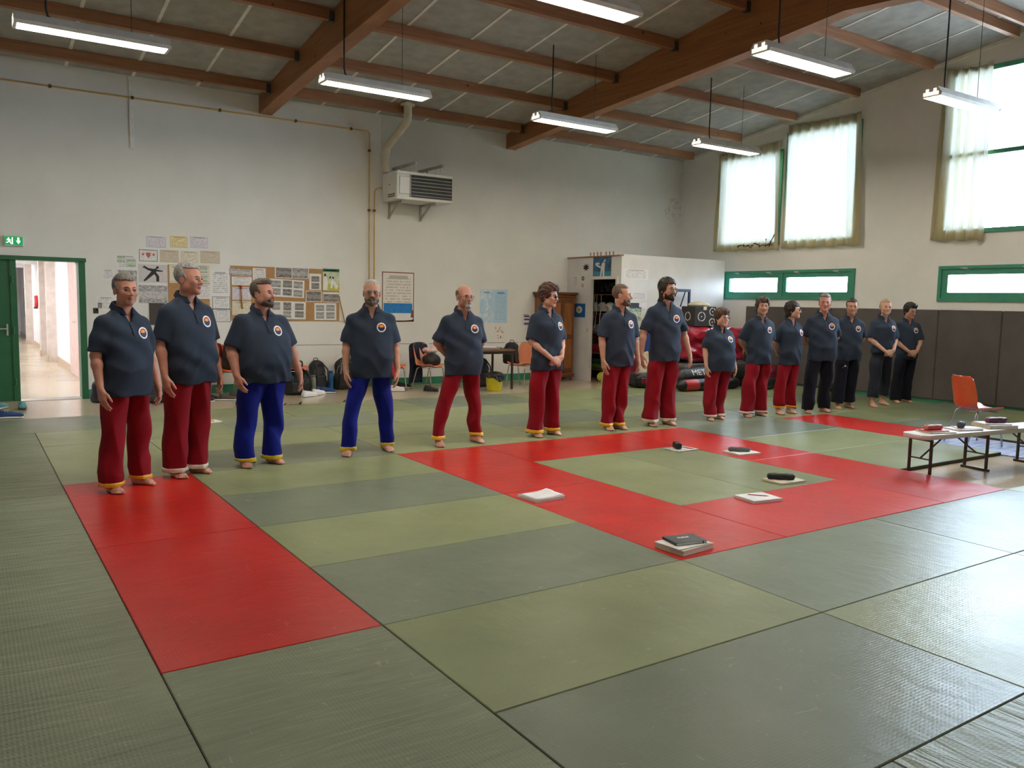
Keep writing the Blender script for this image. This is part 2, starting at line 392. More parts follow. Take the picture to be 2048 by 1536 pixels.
# ---- doorway with green steel door and the corridor behind
fr = MB().box(DOOR[0]-.03, DOOR[1]+.03, YW-.03, YW+.27, 2.03, 2.09).box(0.855, 0.945, YW-.03, YW+.27, ZF, 2.04).box(-.95, -.86, YW-.03, YW+.27, ZF, 2.04)
door = struct(fr.build('door_1', M_GREEN))
lf = MB().box(-.86, 0.045, YW+.02, YW+.065, ZF+.005, 2.03).build('door_leaf', M_GREEN, door)
MB().box(-.03, 0.05, YW+.0, YW+.075, ZF+.005, 2.03).build('meeting_stile', M_GREEN, lf)
hd = MB().rbox(-.10, -.075, YW-.002, YW+.02, .93, 1.10, .005).cyl((-.088, YW+.0, 1.03), (-.088, YW-.05, 1.03), .009).cyl((-.088, YW-.05, 1.03), (-.19, YW-.05, 1.03), .009)
hd.build('door_handle', M_STEEL, lf)
for z in (.25, 1.0, 1.75): MB().cyl((-.005, YW-.006, z-.05), (-.005, YW-.006, z+.05), .012, n=8).build('hinge', M_GREEN, lf)
MB().box(DOOR[0], DOOR[1], YW-.02, YW+.27, ZF, ZF+.006).build('threshold', mat('threshold_strip', (.35, .33, .3), rough=.4, metal=.5), door)
M_CORR = mat('corridor_white_paint', (.82, .82, .84), rough=.7, var=.02)
M_CORB = mat('corridor_tile_plinth', srgb(190, 165, 140), rough=.3, var=.06)
struct(MB().box(-1.9, 1.45, YW+.01, 33, ZF-.1, ZF).build('corridor_floor', M_FLOOR))
cw = struct(MB().box(1.22, 1.45, YW+.25, 33, ZF, 2.75).box(.93, 1.25, YW+.25, YW+.5, ZF, 2.75).build('wall_corridor_side', M_CORR))
struct(MB().box(-2.1, -1.9, YW+.25, 33, ZF, 2.75).box(-1.9, -.92, YW+.25, YW+.5, ZF, 2.75).build('wall_corridor_far_side', M_CORR))
struct(MB().box(-2.1, 1.45, 33, 33.2, ZF, 2.75).build('wall_corridor_end', M_CORR))
cc = struct(MB().box(-2.1, 1.45, YW+.25, 33.2, 2.62, 2.8).build('ceiling_corridor', M_CORR))
for y in (15.5, 19.5, 23.5, 27.5): MB().box(-1.9, 1.22, y, y+.3, 2.36, 2.63).build('corridor_beam', M_CORR, cc)
for (ya, yb) in ((18.6, 18.95), (20.7, 21.05), (26.2, 26.6)):
    MB().box(1.03, 1.23, ya, yb, ZF, 2.62).build('pilaster', mat('pilaster_paint', srgb(205, 192, 182), rough=.6), cw)
    MB().box(1.01, 1.04, ya-.02, yb+.02, ZF, .10).build('plinth_block', M_CORB, cw)
struct(MB().box(1.20, 1.225, YW+.5, 33, ZF, .09).build('baseboard_corridor', M_CORB))
d2 = struct(MB().box(1.18, 1.235, 13.9, 14.0, ZF, 2.15).box(1.18, 1.235, 15.3, 15.4, ZF, 2.15).box(1.18, 1.235, 13.9, 15.4, 2.1, 2.18).build('door_2', mat('pink_door_paint', srgb(226, 200, 192), rough=.5)))
l2 = MB().box(1.17, 1.22, 14.0, 15.3, ZF+.005, 2.1).build('door_leaf', MATS['pink_door_paint'], d2)
MB().cyl((1.17, 14.12, 1.02), (1.11, 14.12, 1.02), .01).cyl((1.115, 14.12, 1.02), (1.115, 14.26, 1.02), .009).build('door_handle', M_STEEL, l2)
ob = MB(); frame(ob, 27.2, 29.6, .72, 1.72, .05, 1.17, 1.219); nb = tag(ob.build('notice_board', mat('black_board_frame', (.02, .02, .025), rough=.4)), 'black framed white notice board far down the corridor wall', 'notice board')
MB().box(1.185, 1.219, 27.24, 29.56, .76, 1.68).build('board_panel', mat('board_white', (.75, .77, .8), rough=.4), nb)
fe = thing('fire_alarm_box', 'red fire alarm call point on the corridor wall behind the doorway', 'alarm', (1.195, 24.2, 1.2))
MB().rbox(-.05, .02, -.22, .22, -.05, .28, .02).build('housing', mat('alarm_red', srgb(200, 30, 36), rough=.4), fe)
MB().box(-.054, -.048, -.12, .12, .06, .2).build('glass_plate', mat('alarm_plate', (.8, .8, .8), rough=.2), fe)
MB().cyl((-.03, 0, -.1), (-.03, 0, -.05), .05).build('siren', mat('alarm_dark', (.05, .05, .05), rough=.4), fe)

# ================================================================== LAMPS
M_LBODY = mat('lamp_housing', (.72, .71, .68), rough=.45)
M_CABLE = mat('black_cable', (.02, .02, .02), rough=.5)
def diffuser_mat():
    m = bpy.data.materials.new('lamp_diffuser'); m.use_nodes = True; nt = m.node_tree; N = nt.nodes; N.clear()
    o = N.new('ShaderNodeOutputMaterial'); e = N.new('ShaderNodeEmission'); e.inputs['Color'].default_value = (*LAMP_C, 1); e.inputs['Strength'].default_value = LAMP_E
    _lnk(nt, e.outputs[0], o.inputs['Surface']); return m
M_DIFF = diffuser_mat()
M_CORL = mat('added_corridor_glow', (.8, .8, .8), rough=.4, emit=((.94, .95, 1.), 34.0))  # emission of the lamps added to brighten the corridor
M_ENDG = mat('lamp_end_glow', (.8, .78, .7), rough=.3, emit=(LAMP_C, 1.0))
def make_lamp(label, loc):
    L = 1.5; t = thing('hanging_lamp', label, 'lamp', loc, 0, 'hanging fluorescent lamps')
    pr = [(-.13, 0), (.13, 0), (.145, .03), (.085, .115), (-.085, .115), (-.145, .03)]
    MB().prism([(-.128, .0), (-.114, .0), (-.114, .012), (.114, .012), (.114, .0), (.128, .0), (.142, .034), (.083, .118), (-.083, .118), (-.142, .034)], lambda a, c, q: (q, a, c), 0.02, L-.02).build('housing', M_LBODY, t)
    MB().prism([(-.112, .004), (.112, .004), (.118, .013), (-.118, .013)], lambda a, c, q: (q, a, c), .03, L-.03).build('diffuser', M_DIFF, t)
    for x0, x1 in ((0, .03), (L-.03, L)):
        e = MB().prism(pr, lambda a, c, q: (q, a, c), x0, x1)
        o = e.build('end_cap', M_LBODY, t)
        xs = x0-.004 if x0 == 0 else x1+.004
        MB().box(min(xs, x0 if x0 == 0 else x1), max(xs, x0 if x0 == 0 else x1), -.1, .1, .012, .055).box(min(xs, x0 if x0 == 0 else x1), max(xs, x0 if x0 == 0 else x1), -.07, -.03, .055, .095).box(min(xs, x0 if x0 == 0 else x1), max(xs, x0 if x0 == 0 else x1), .03, .07, .055, .095).build('end_window', M_ENDG, o)
    h = ceil_z(loc[1])-loc[2]
    MB().tube([(.30, 0, h), (.30, 0, .4), (.30, .0, .22), (.315, 0, .15), (.36, 0, .125), (.6, 0, .122)], .011, 6).build('power_cable', M_CABLE, t, True)
    for x in (1.12, ): MB().cyl((x, 0, .11), (x, 0, h), .004, n=5).build('hanging_wire', M_CABLE, t)
    return t
for i, (x, y, lb) in enumerate([
    (-.08, 6.62, 'white hanging fluorescent lamp high above the green doorway'),
    (3.27, 6.78, 'white hanging fluorescent lamp beside the first glulam beam, over the heater duct'),
    (6.61, 6.82, 'white hanging fluorescent lamp crossing under the second glulam beam'),
    (9.85, 6.68, 'white hanging fluorescent lamp in front of the curtain with the burnt hem'),
    (3.36, 2.72, 'hanging fluorescent lamp cut off by the top edge of the photo'),
    (6.61, 2.66, 'white hanging fluorescent lamp under the arch of the second beam'),
    (9.78, 2.56, 'white hanging fluorescent lamp in front of the narrow curtain'),
    (.02, 2.72, 'hanging fluorescent lamp over the long red strip, unseen, added to brighten the foreground'),  # continues the lamp grid out of view, added to light the foreground
    (3.3, -1.45, 'hanging fluorescent lamp over the camera side mats, unseen, added to brighten the foreground')]):  # second unseen lamp on the grid, added because the foreground was dark
    make_lamp(lb, (x, y, 4.28))
# ================================================================== TATAMI MATS
def tatami_mat(name, col, scuff, rough=.34, crease=.0, weave=.0006):
    m = bpy.data.materials.new(name); m.use_nodes = True; nt = m.node_tree; N = nt.nodes; b = N['Principled BSDF']
    b.inputs['Specular IOR Level'].default_value = .20; tc = N.new('ShaderNodeTexCoord'); oi = N.new('ShaderNodeObjectInfo')
    off = N.new('ShaderNodeVectorMath'); off.operation = 'SCALE'; off.inputs[0].default_value = (37., 91., 13.); _lnk(nt, oi.outputs['Random'], off.inputs['Scale'])
    ad = N.new('ShaderNodeVectorMath'); ad.operation = 'ADD'; _lnk(nt, tc.outputs['Object'], ad.inputs[0]); _lnk(nt, off.outputs[0], ad.inputs[1])
    V = ad.outputs[0]
    def noise(scale, det=4, dist=0., st=None):
        n = N.new('ShaderNodeTexNoise'); n.inputs['Scale'].default_value = scale; n.inputs['Detail'].default_value = det; n.inputs['Distortion'].default_value = dist
        if st:
            mp = N.new('ShaderNodeMapping'); mp.inputs['Scale'].default_value = st; _lnk(nt, V, mp.inputs['Vector']); _lnk(nt, mp.outputs[0], n.inputs['Vector'])
        else: _lnk(nt, V, n.inputs['Vector'])
        return n.outputs['Fac']
    def M(op, a, c=None):
        n = N.new('ShaderNodeMath'); n.operation = op
        for i, x in enumerate((a, c)):
            if x is None: continue
            if isinstance(x, (int, float)): n.inputs[i].default_value = x
            else: _lnk(nt, x, n.inputs[i])
        return n.outputs[0]
    def mix(f, a, c):
        mx = N.new('ShaderNodeMix'); mx.data_type = 'RGBA'
        if isinstance(f, float): mx.inputs[0].default_value = f
        else: _lnk(nt, f, mx.inputs[0])
        for s, x in ((6, a), (7, c)):
            if isinstance(x, tuple): mx.inputs[s].default_value = (*x, 1)
            else: _lnk(nt, x, mx.inputs[s])
        return mx.outputs[2]
    ramp = N.new('ShaderNodeMapRange'); ramp.inputs['From Min'].default_value = .3; ramp.inputs['From Max'].default_value = .7; _lnk(nt, noise(2.3, 6), ramp.inputs['Value'])
    base = mix(ramp.outputs[0], tuple(c*.90 for c in col), tuple(c*1.10 for c in col))
    # each mat has faded a little differently
    hv = N.new('ShaderNodeHueSaturation'); _lnk(nt, base, hv.inputs['Color'])
    mr = N.new('ShaderNodeMapRange'); mr.inputs['To Min'].default_value = .88; mr.inputs['To Max'].default_value = 1.12; _lnk(nt, oi.outputs['Random'], mr.inputs['Value']); _lnk(nt, mr.outputs[0], hv.inputs['Value'])
    s1 = M('MULTIPLY', M('GREATER_THAN', noise(9, 3, 1.2, (1, 3.5, 1)), .70), .35)
    c2 = mix(s1, hv.outputs[0], scuff)
    s2 = M('MULTIPLY', M('GREATER_THAN', noise(3.5, 2, 2.5, (3.0, .7, 1)), .735), .35)
    c3 = mix(s2, c2, scuff)
    _lnk(nt, c3, b.inputs['Base Color'])
    rr = N.new('ShaderNodeMapRange'); rr.inputs['To Min'].default_value = rough-.07; rr.inputs['To Max'].default_value = rough+.12; _lnk(nt, noise(1.7, 5), rr.inputs['Value']); _lnk(nt, rr.outputs[0], b.inputs['Roughness'])
    # pressed straw weave
    sp = N.new('ShaderNodeSeparateXYZ'); _lnk(nt, tc.outputs['Object'], sp.inputs[0])
    w1 = M('SINE', M('MULTIPLY', sp.outputs['Y'], 2*math.pi/.016))
    w2 = M('SINE', M('MULTIPLY', sp.outputs['X'], 2*math.pi/.030))
    wv = M('ADD', M('MULTIPLY', w1, .5), M('MULTIPLY', M('MULTIPLY', w1, w2), .4))
    h = M('ADD', M('MULTIPLY', wv, weave), M('MULTIPLY', noise(7, 3, .3, (1.5, 1, 1)), .006))
    if crease: h = M('ADD', h, M('MULTIPLY', noise(3.2, 4, .8, (3.2, .45, 1)), crease))
    bp = N.new('ShaderNodeBump'); bp.inputs['Strength'].default_value = .55; bp.inputs['Distance'].default_value = 1.0
    _lnk(nt, h, bp.inputs['Height']); _lnk(nt, bp.outputs['Normal'], b.inputs['Normal'])
    return m
M_MG = tatami_mat('olive_tatami_vinyl', srgb(129, 137, 100), srgb(165, 164, 136))
M_MY = tatami_mat('greyed_tatami_vinyl', srgb(112, 121, 102), srgb(160, 158, 140), rough=.33)
M_MW = tatami_mat('worn_tatami_vinyl', srgb(117, 124, 101), srgb(170, 166, 140), rough=.40, crease=.034, weave=.0007)
M_MR = tatami_mat('red_tatami_vinyl', srgb(186, 38, 32), srgb(206, 100, 90), rough=.31, weave=.00025)
_mm = {}
M_MSIDE = mat('mat_side_foam', srgb(74, 66, 52), rough=.8)
def lay(x0, x1, y0, y1, m, label, group):
    L, Wd = x1-x0, y1-y0; turn = Wd > L
    if turn: L, Wd = Wd, L
    key = (round(L, 3), round(Wd, 3), m.name)
    if key not in _mm:
        g = .0016; _mm[key] = me_ = MB().rbox(-L/2+g, L/2-g, -Wd/2+g, Wd/2-g, -.04, 0, .0045).mesh('tatami_mat', [m, M_MSIDE])
        for p_ in me_.polygons: p_.material_index = 0 if p_.normal.z > .3 else 1
    o = bpy.data.objects.new('tatami_mat', _mm[key]); COL.objects.link(o)
    o.location = ((x0+x1)/2, (y0+y1)/2, rng.uniform(-.0015, .0)); o.rotation_euler = (0, 0, R(90) if turn else 0)
    return tag(o, label, 'mat', group)
GR, GG = 'red tatami mats', 'green tatami mats'
lay(0, 1, 0, 2, M_MR, 'red tatami mat lying alone nearest the camera, without any feet on it', GR)
lay(0, 1, 2, 4, M_MR, 'red tatami mat under the feet of the first person by the doorway', GR)
lay(3, 4, 0, 2, M_MR, 'red tatami mat with the black notebook stack on its corner', GR)
lay(3, 4, 2, 4, M_MR, 'red tatami mat of the square under the wide-legged person in red trousers', GR)
lay(4, 6, 3, 4, M_MR, 'red tatami mat in front of the sixth and seventh persons in line', GR)
lay(4, 6, 0, 1, M_MR, 'red tatami mat carrying the white notepad with the red pencil', GR)
lay(6, 7, 0, 2, M_MR, 'red tatami mat of the square next to the white folding bench', GR)
lay(6, 7, 2, 4, M_MR, 'red tatami mat with a grey pencil case on a notebook at its edge', GR)
lay(9, 10, 2, 4, M_MR, 'separate red tatami mat between the persons in black trousers and the bench', GR)
lay(4, 5, 1, 3, M_MG, 'green tatami mat inside the red square, nearer the camera', GG)
lay(5, 6, 1, 3, M_MG, 'green tatami mat inside the red square, with the black pencil case', GG)
ORD = ('first', 'second', 'third', 'fourth', 'fifth', 'sixth', 'seventh', 'eighth')
for k, m in ((0, M_MY), (1, M_MG), (2, M_MY), (3, M_MG)): lay(1, 3, k, k+1, m, f'green tatami mat between long red strip and red square, {ORD[k]} counted from the camera', GG)
lay(0, 1, -2, 0, M_MW, 'green tatami mat lying in line with the long red strip, toward the camera', GG)
lay(1, 3, -1, 0, M_MG, 'olive tatami mat whose corner meets the red square below the black notebook', GG); lay(1, 3, -2, -1, M_MY, 'greyish tatami mat at the bottom middle of the photo', GG)
for i, x in enumerate((3, 5, 7, 9)):
    lay(x, x+2, -1, 0, M_MY if x != 7 else M_MG, f'green tatami mat along the camera side of the red square, {ORD[i]} toward the window wall', GG)
    lay(x, x+2, -2, -1, M_MG if x == 3 else M_MY, f'green tatami mat one row nearer than the red square, {ORD[i]} toward the window wall', GG)
for i, x in enumerate((0, 2, 4, 6)): lay(x, x+2, -3, -2, M_MY if x != 2 else M_MW, f'green tatami mat in the row closest to the camera, {ORD[i]} toward the window wall', GG)
lay(-1, 0, -3, 7, M_MW, 'long creased green roll-out mat along the outer side of the red strip', GG)
lay(0, 1, 4, 6, M_MG, 'green tatami mat just past the far end of the long red strip', GG)
for i, (ya, yb) in enumerate(((4, 5), (5, 6))):
    for j, x in enumerate((1, 3, 5, 7, 9, 11)): lay(x, min(x+2, 13.34), ya, yb, M_MY if (i+j) % 3 == 0 else M_MG, f'green tatami mat behind the people, {ORD[i]} row, {ORD[j]} from the doorway side', GG)
for j, x in enumerate((0, 2, 4, 6, 8, 10, 12)): lay(x, min(x+2, 13.34), 6, 7, M_MY if j % 3 == 1 else M_MG, f'green tatami mat behind the people, third row, {ORD[j]} from the doorway side', GG)
for j, x in enumerate((-1, 1, 3, 5, 7, 9, 11)): lay(x, min(x+2, 13.34), 7, 8.22, M_MY if j % 3 == 0 else M_MG, f'green tatami mat in the row along the bare floor, {ORD[j]} from the doorway side', GG)
lay(7, 9, 3, 4, M_MY, 'green tatami mat beside the red square, under the shortest persons in line', GG); lay(7, 9, 2, 3, M_MG, 'green tatami mat beside the red square, middle one of three', GG); lay(7, 9, 1, 2, M_MG, 'green tatami mat with its dark edge showing behind the bench legs', GG)
for i, y in enumerate((0, 1, 2, 3)):
    lay(10, 12, y, y+1, M_MG if y % 2 else M_MY, f'green tatami mat past the orange chair, {ORD[i]} row from the camera', GG); lay(12, 13.34, y, y+1, M_MY if y % 2 else M_MG, f'cut green tatami mat against the padded wall, {ORD[i]} row from the camera', GG)
# blue tarpaulin mat in the gap
M_BLUEM = mat('blue_floor_sheet', srgb(92, 108, 178), rough=.3, col2=srgb(186, 196, 226), vscale=7, bump=.2, bscale=12, stretch=(.5, 3, 1))
tag(MB().rbox(9.0, 9.995, 0.005, 1.995, ZF, ZF+.012, .004).build('floor_sheet', M_BLUEM), 'crumpled blue and white plastic sheet under the orange chair and bench end', 'sheet')
# ================================================================== SOFT SHAPES: signed distance fields and surface nets
class Field:
    def __init__(s, lo, hi, h):
        s.lo = np.array(lo, np.float32); s.h = h
        s.n = [int(math.ceil((b-a)/h))+1 for a, b in zip(lo, hi)]
        s.ax = [np.float32(s.lo[i])+np.arange(s.n[i], dtype=np.float32)*np.float32(h) for i in range(3)]
        s.F = np.full(s.n, 1.0, np.float32)
    def sub(s, lo, hi):
        sl = []
        for i in range(3):
            a = max(0, int(math.floor((lo[i]-s.lo[i])/s.h))); b = min(s.n[i], int(math.ceil((hi[i]-s.lo[i])/s.h))+1)
            if b-a < 1: return None
            sl.append(slice(a, b))
        return tuple(sl), s.ax[0][sl[0]][:, None, None], s.ax[1][sl[1]][None, :, None], s.ax[2][sl[2]][None, None, :]
    def put(s, fn, lo, hi, k=0.0, op='u'):
        m = k+2.5*s.h; q = s.sub([a-m for a in lo], [b+m for b in hi])
        if q is None: return s
        sl, X, Y, Z = q; d = np.broadcast_to(fn(X, Y, Z), s.F[sl].shape).astype(np.float32); a = s.F[sl]
        if op == 'u':
            if k > 0:
                t = np.clip(.5+.5*(a-d)/k, 0, 1); s.F[sl] = a*(1-t)+d*t-k*t*(1-t)
            else: s.F[sl] = np.minimum(a, d)
        elif op == 'cut':
            if k > 0:
                t = np.clip(.5-.5*(a+d)/k, 0, 1); s.F[sl] = a*(1-t)-d*t+k*t*(1-t)
            else: s.F[sl] = np.maximum(a, -d)
        elif op == 'keep': s.F[sl] = np.maximum(a, d)
        elif op == 'add': s.F[sl] = a+d
        return s
    def cone(s, a, b, r1, r2=None, k=0.0, op='u'):
        r2 = r1 if r2 is None else r2; a = np.array(a, np.float32); b = np.array(b, np.float32); ba = b-a; L2 = float(ba@ba)+1e-12
        def fn(X, Y, Z):
            px, py, pz = X-a[0], Y-a[1], Z-a[2]
            t = np.clip((px*ba[0]+py*ba[1]+pz*ba[2])/L2, 0, 1)
            return np.sqrt((px-t*ba[0])**2+(py-t*ba[1])**2+(pz-t*ba[2])**2)-(r1+(r2-r1)*t)
        m = max(r1, r2)
        return s.put(fn, np.minimum(a, b)-m, np.maximum(a, b)+m, k, op)
    def ell(s, c, r, k=0.0, op='u', rot=None):
        c = np.array(c, float); r = np.array(r, float); m = max(r)
        return s.put(lambda X, Y, Z: ell_d(X, Y, Z, c, r, rot), c-m, c+m, k, op)
    def rbx(s, c, hf, rad=.02, k=0.0, op='u', rot=None):
        c = np.array(c, float); hf = np.array(hf, float); m = float(np.linalg.norm(hf))
        def fn(X, Y, Z):
            px, py, pz = X-c[0], Y-c[1], Z-c[2]
            if rot is not None: px, py, pz = [rot[0][i]*px+rot[1][i]*py+rot[2][i]*pz for i in range(3)]
            qx, qy, qz = np.abs(px)-hf[0]+rad, np.abs(py)-hf[1]+rad, np.abs(pz)-hf[2]+rad
            return np.sqrt(np.maximum(qx, 0)**2+np.maximum(qy, 0)**2+np.maximum(qz, 0)**2)+np.minimum(np.maximum(qx, np.maximum(qy, qz)), 0)-rad
        return s.put(fn, c-m, c+m, k, op)
    def stack(s, rows, k=0.0, pw=2.3, op='u'):
        """rows: (z, cx, cy, a, b) - a column of rounded cross sections"""
        A = np.array(rows, float); z0, z1 = A[0, 0], A[-1, 0]
        zz = s.ax[2]; f = [np.interp(zz, A[:, 0], A[:, i]) for i in range(1, 5)]
        ker = np.ones(max(3, int(.05/s.h)) | 1); ker /= ker.sum(); hw = len(ker)//2
        f = [np.convolve(np.pad(q, hw, mode='edge'), ker, 'valid').astype(np.float32) for q in f]
        mx = A[:, 3].max(); my = A[:, 4].max()
        def fn(X, Y, Z):
            i = np.searchsorted(zz, Z.ravel()-1e-6); sh = (1, 1, -1)
            cx, cy, a, b = [q[i].reshape(sh) for q in f]
            u = np.abs((X-cx)/a); v = np.abs((Y-cy)/b); rr = (u**pw+v**pw)**(1/pw)
            side = (rr-1)*np.minimum(a, b)
            return np.maximum(side, np.maximum(z0-Z, Z-z1))
        return s.put(fn, (A[:, 1].min()-mx, A[:, 2].min()-my, z0), (A[:, 1].max()+mx, A[:, 2].max()+my, z1), k, op)
    def surf(s):
        F = s.F; F[0] = 1; F[-1] = 1; F[:, 0] = 1; F[:, -1] = 1; F[:, :, 0] = 1; F[:, :, -1] = 1
        neg = F < 0; n = neg.view(np.uint8)
        c = n[:-1, :-1, :-1]+n[1:, :-1, :-1]; c = c+n[:-1, 1:, :-1]; c += n[1:, 1:, :-1]; c += n[:-1, :-1, 1:]; c += n[1:, :-1, 1:]; c += n[:-1, 1:, 1:]; c += n[1:, 1:, 1:]
        I, J, K = np.nonzero((c > 0) & (c < 8))
        idm = np.full(c.shape, -1, np.int32); idm[I, J, K] = np.arange(len(I))
        co = [(a, b, d) for a in (0, 1) for b in (0, 1) for d in (0, 1)]
        V = {q: F[I+q[0], J+q[1], K+q[2]] for q in co}
        acc = np.zeros((len(I), 3), np.float32); cnt = np.zeros(len(I), np.float32)
        for q in co:
            for ax in range(3):
                if q[ax]: continue
                q2 = list(q); q2[ax] = 1; q2 = tuple(q2); a, b = V[q], V[q2]; mk = (a < 0) != (b < 0)
                t = np.where(mk, a/np.where(mk, a-b, 1), 0)
                for d in range(3): acc[:, d] += np.where(mk, q[d]+(t if d == ax else 0), 0)
                cnt += mk
        P = (np.stack([I, J, K], 1)+acc/cnt[:, None])*s.h+s.lo
        quads = []
        for ax in range(3):
            o1, o2 = (ax+1) % 3, (ax+2) % 3
            a = [slice(None)]*3; b = [slice(None)]*3; a[ax] = slice(None, -1); b[ax] = slice(1, None)
            ch = neg[tuple(a)] != neg[tuple(b)]
            E = np.stack(np.nonzero(ch), 1)
            if not len(E): continue
            inside = neg[tuple(E.T)]
            def cell(d1, d2):
                q = E.copy(); q[:, o1] += d1; q[:, o2] += d2; return idm[q[:, 0], q[:, 1], q[:, 2]]
            Q = np.stack([cell(-1, -1), cell(0, -1), cell(0, 0), cell(-1, 0)], 1)
            Q = np.where(inside[:, None], Q, Q[:, ::-1]); quads.append(Q)
        return P, np.concatenate(quads)
    def front(s, x, z):
        """first surface met when looking along +y at (x, z): the y there"""
        i = int(round((x-s.lo[0])/s.h)); k = int(round((z-s.lo[2])/s.h)); col = s.F[i, :, k]
        j = np.nonzero(col < 0)[0]
        if not len(j): return None
        j = j[0]; a, b = col[j-1], col[j]
        return float(s.lo[1]+(j-1+a/(a-b))*s.h)
    def build(s, name, mats, parent=None, pick=None, loc=None):
        P, Q = s.surf(); me = bpy.data.meshes.new(name)
        me.vertices.add(len(P)); me.vertices.foreach_set('co', P.astype(np.float32).ravel())
        me.loops.add(Q.size); me.loops.foreach_set('vertex_index', Q.astype(np.int32).ravel())
        me.polygons.add(len(Q)); me.polygons.foreach_set('loop_start', np.arange(0, Q.size, 4, dtype=np.int32))
        me.polygons.foreach_set('use_smooth', np.ones(len(Q), bool))
        for m in (mats if isinstance(mats, (list, tuple)) else [mats]): me.materials.append(m)
        if pick is not None: me.polygons.foreach_set('material_index', pick(P[Q].mean(1)).astype(np.int32))
        me.update(calc_edges=True)
        o = bpy.data.objects.new(name, me); COL.objects.link(o)
        if parent: o.parent = parent
        if loc: o.location = loc
        return o
def ell_d(X, Y, Z, c, r, rot=None):
    px, py, pz = X-c[0], Y-c[1], Z-c[2]
    if rot is not None: px, py, pz = [rot[0][i]*px+rot[1][i]*py+rot[2][i]*pz for i in range(3)]
    a = np.sqrt((px/r[0])**2+(py/r[1])**2+(pz/r[2])**2); b = np.sqrt((px/r[0]**2)**2+(py/r[1]**2)**2+(pz/r[2]**2)**2)
    return a*(a-1)/(b+1e-9)
def cap_d(X, Y, Z, a, b, r1, r2):
    ba = [b[i]-a[i] for i in range(3)]; L2 = sum(q*q for q in ba)+1e-12
    px, py, pz = X-a[0], Y-a[1], Z-a[2]; t = np.clip((px*ba[0]+py*ba[1]+pz*ba[2])/L2, 0, 1)
    return np.sqrt((px-t*ba[0])**2+(py-t*ba[1])**2+(pz-t*ba[2])**2)-(r1+(r2-r1)*t)
def smin(a, b, k):
    t = np.clip(.5+.5*(b-a)/k, 0, 1); return b*(1-t)+a*t-k*t*(1-t)
def smax(a, b, k): return -smin(-a, -b, k)
def rotm(yaw, pitch=0., roll=0.):
    return np.array((Matrix.Rotation(yaw, 3, 'Z') @ Matrix.Rotation(pitch, 3, 'X') @ Matrix.Rotation(roll, 3, 'Y')))

# ================================================================== PEOPLE
def face_d(x, y, z, P):
    """the head, in head units: 0.247 tall, looking toward -y"""
    jw = P.get('jaw', 1.0); fat = P.get('fat', 0.0)
    d = ell_d(x, y, z, (0, .014, .042), (.0765, .095, .088))
    d = smin(d, ell_d(x, y, z, (0, -.030, -.028), (.061*jw+fat*.008, .062, .086)), .035)
    ax = np.abs(x)
    d = smin(d, ell_d(ax, y, z, (.043*jw+fat*.01, -.008, -.062), (.022, .034, .026)), .035)
    d = smin(d, ell_d(x, y, z, (0, -.072, -.096), (.026*jw, .021, .021)), .028)
    d = smin(d, ell_d(ax, y, z, (.042, -.063, -.016), (.021, .019, .022)), .028)
    d = smin(d, cap_d(ax, y, z, (.006, -.083, .021), (.043, -.066, .022), .010, .008), .018)
    d = smax(d, -ell_d(ax, y, z, (.032, -.103, .004), (.019, .022, .012)), .014)
    d = smin(d, cap_d(x, y, z, (0, -.086, .014), (0, -.110, -.027), .0075, .0125), .012)
    d = smin(d, ell_d(ax, y, z, (.0125, -.098, -.031), (.0085, .010, .0075)), .007)
    d = smin(d, cap_d(ax, y, z, (0, -.0925, -.0535), (.019, -.083, -.0575), .0062, .004), .007)
    d = smin(d, cap_d(ax, y, z, (0, -.0915, -.0655), (.017, -.083, -.0615), .0075, .004), .007)
    d = smax(d, -cap_d(ax, y, z, (0, -.100, -.0592), (.020, -.090, -.0600), .0022, .0015), .004)
    ear = ell_d(ax, y, z, (.078, .014, -.006), (.009, .019, .032)); ear = smax(ear, -ell_d(ax, y, z, (.088, .012, -.004), (.006, .011, .020)), .006)
    return smin(d, ear, .008)
M_SKIN = {}
def skin(tone):
    if tone not in M_SKIN:
        c = {'fair': srgb(206, 160, 140), 'mid': srgb(188, 140, 118), 'ruddy': srgb(192, 138, 120), 'tan': srgb(176, 124, 98)}[tone]
        M_SKIN[tone] = (mat('skin_'+tone, c, rough=.5, spec=.35, var=.09, vscale=14, bump=.12, bscale=220, bdist=.002), mat('lip_'+tone, tuple(q*f for q, f in zip(c, (.72, .52, .52))), rough=.4))
    return M_SKIN[tone]
def cloth(name, c, rough=.8, b=.25): return mat(name, c, rough=rough, spec=.2, var=.10, vscale=5, bump=b, bscale=340, sheen=.03, bdist=.003)
M_POLO = cloth('navy_polo_knit', srgb(46, 57, 74)); M_COLLAR = cloth('navy_rib_collar', srgb(42, 50, 66))
M_TR = {'red': cloth('red_trouser_cotton', srgb(134, 10, 28)), 'blue': cloth('royal_blue_trouser_cotton', srgb(12, 26, 122)), 'black': cloth('black_trouser_cotton', srgb(20, 23, 36)), 'charcoal': cloth('charcoal_trouser_cotton', srgb(38, 42, 54))}
M_CUFF = {'yellow': mat('yellow_satin_cuff', srgb(226, 170, 20), rough=.35, sheen=.2), 'gold': mat('gold_satin_cuff', srgb(196, 164, 24), rough=.28), 'white': mat('ivory_satin_cuff', srgb(212, 200, 182), rough=.32), 'cream': mat('cream_cotton_cuff', srgb(206, 190, 168), rough=.6)}
M_EYEW = mat('eye_white', (.72, .70, .68), rough=.2); M_IRIS = mat('eye_iris', (.035, .028, .022), rough=.15)
M_GLASSF = mat('spectacle_frame', (.05, .05, .055), rough=.3, metal=.6)
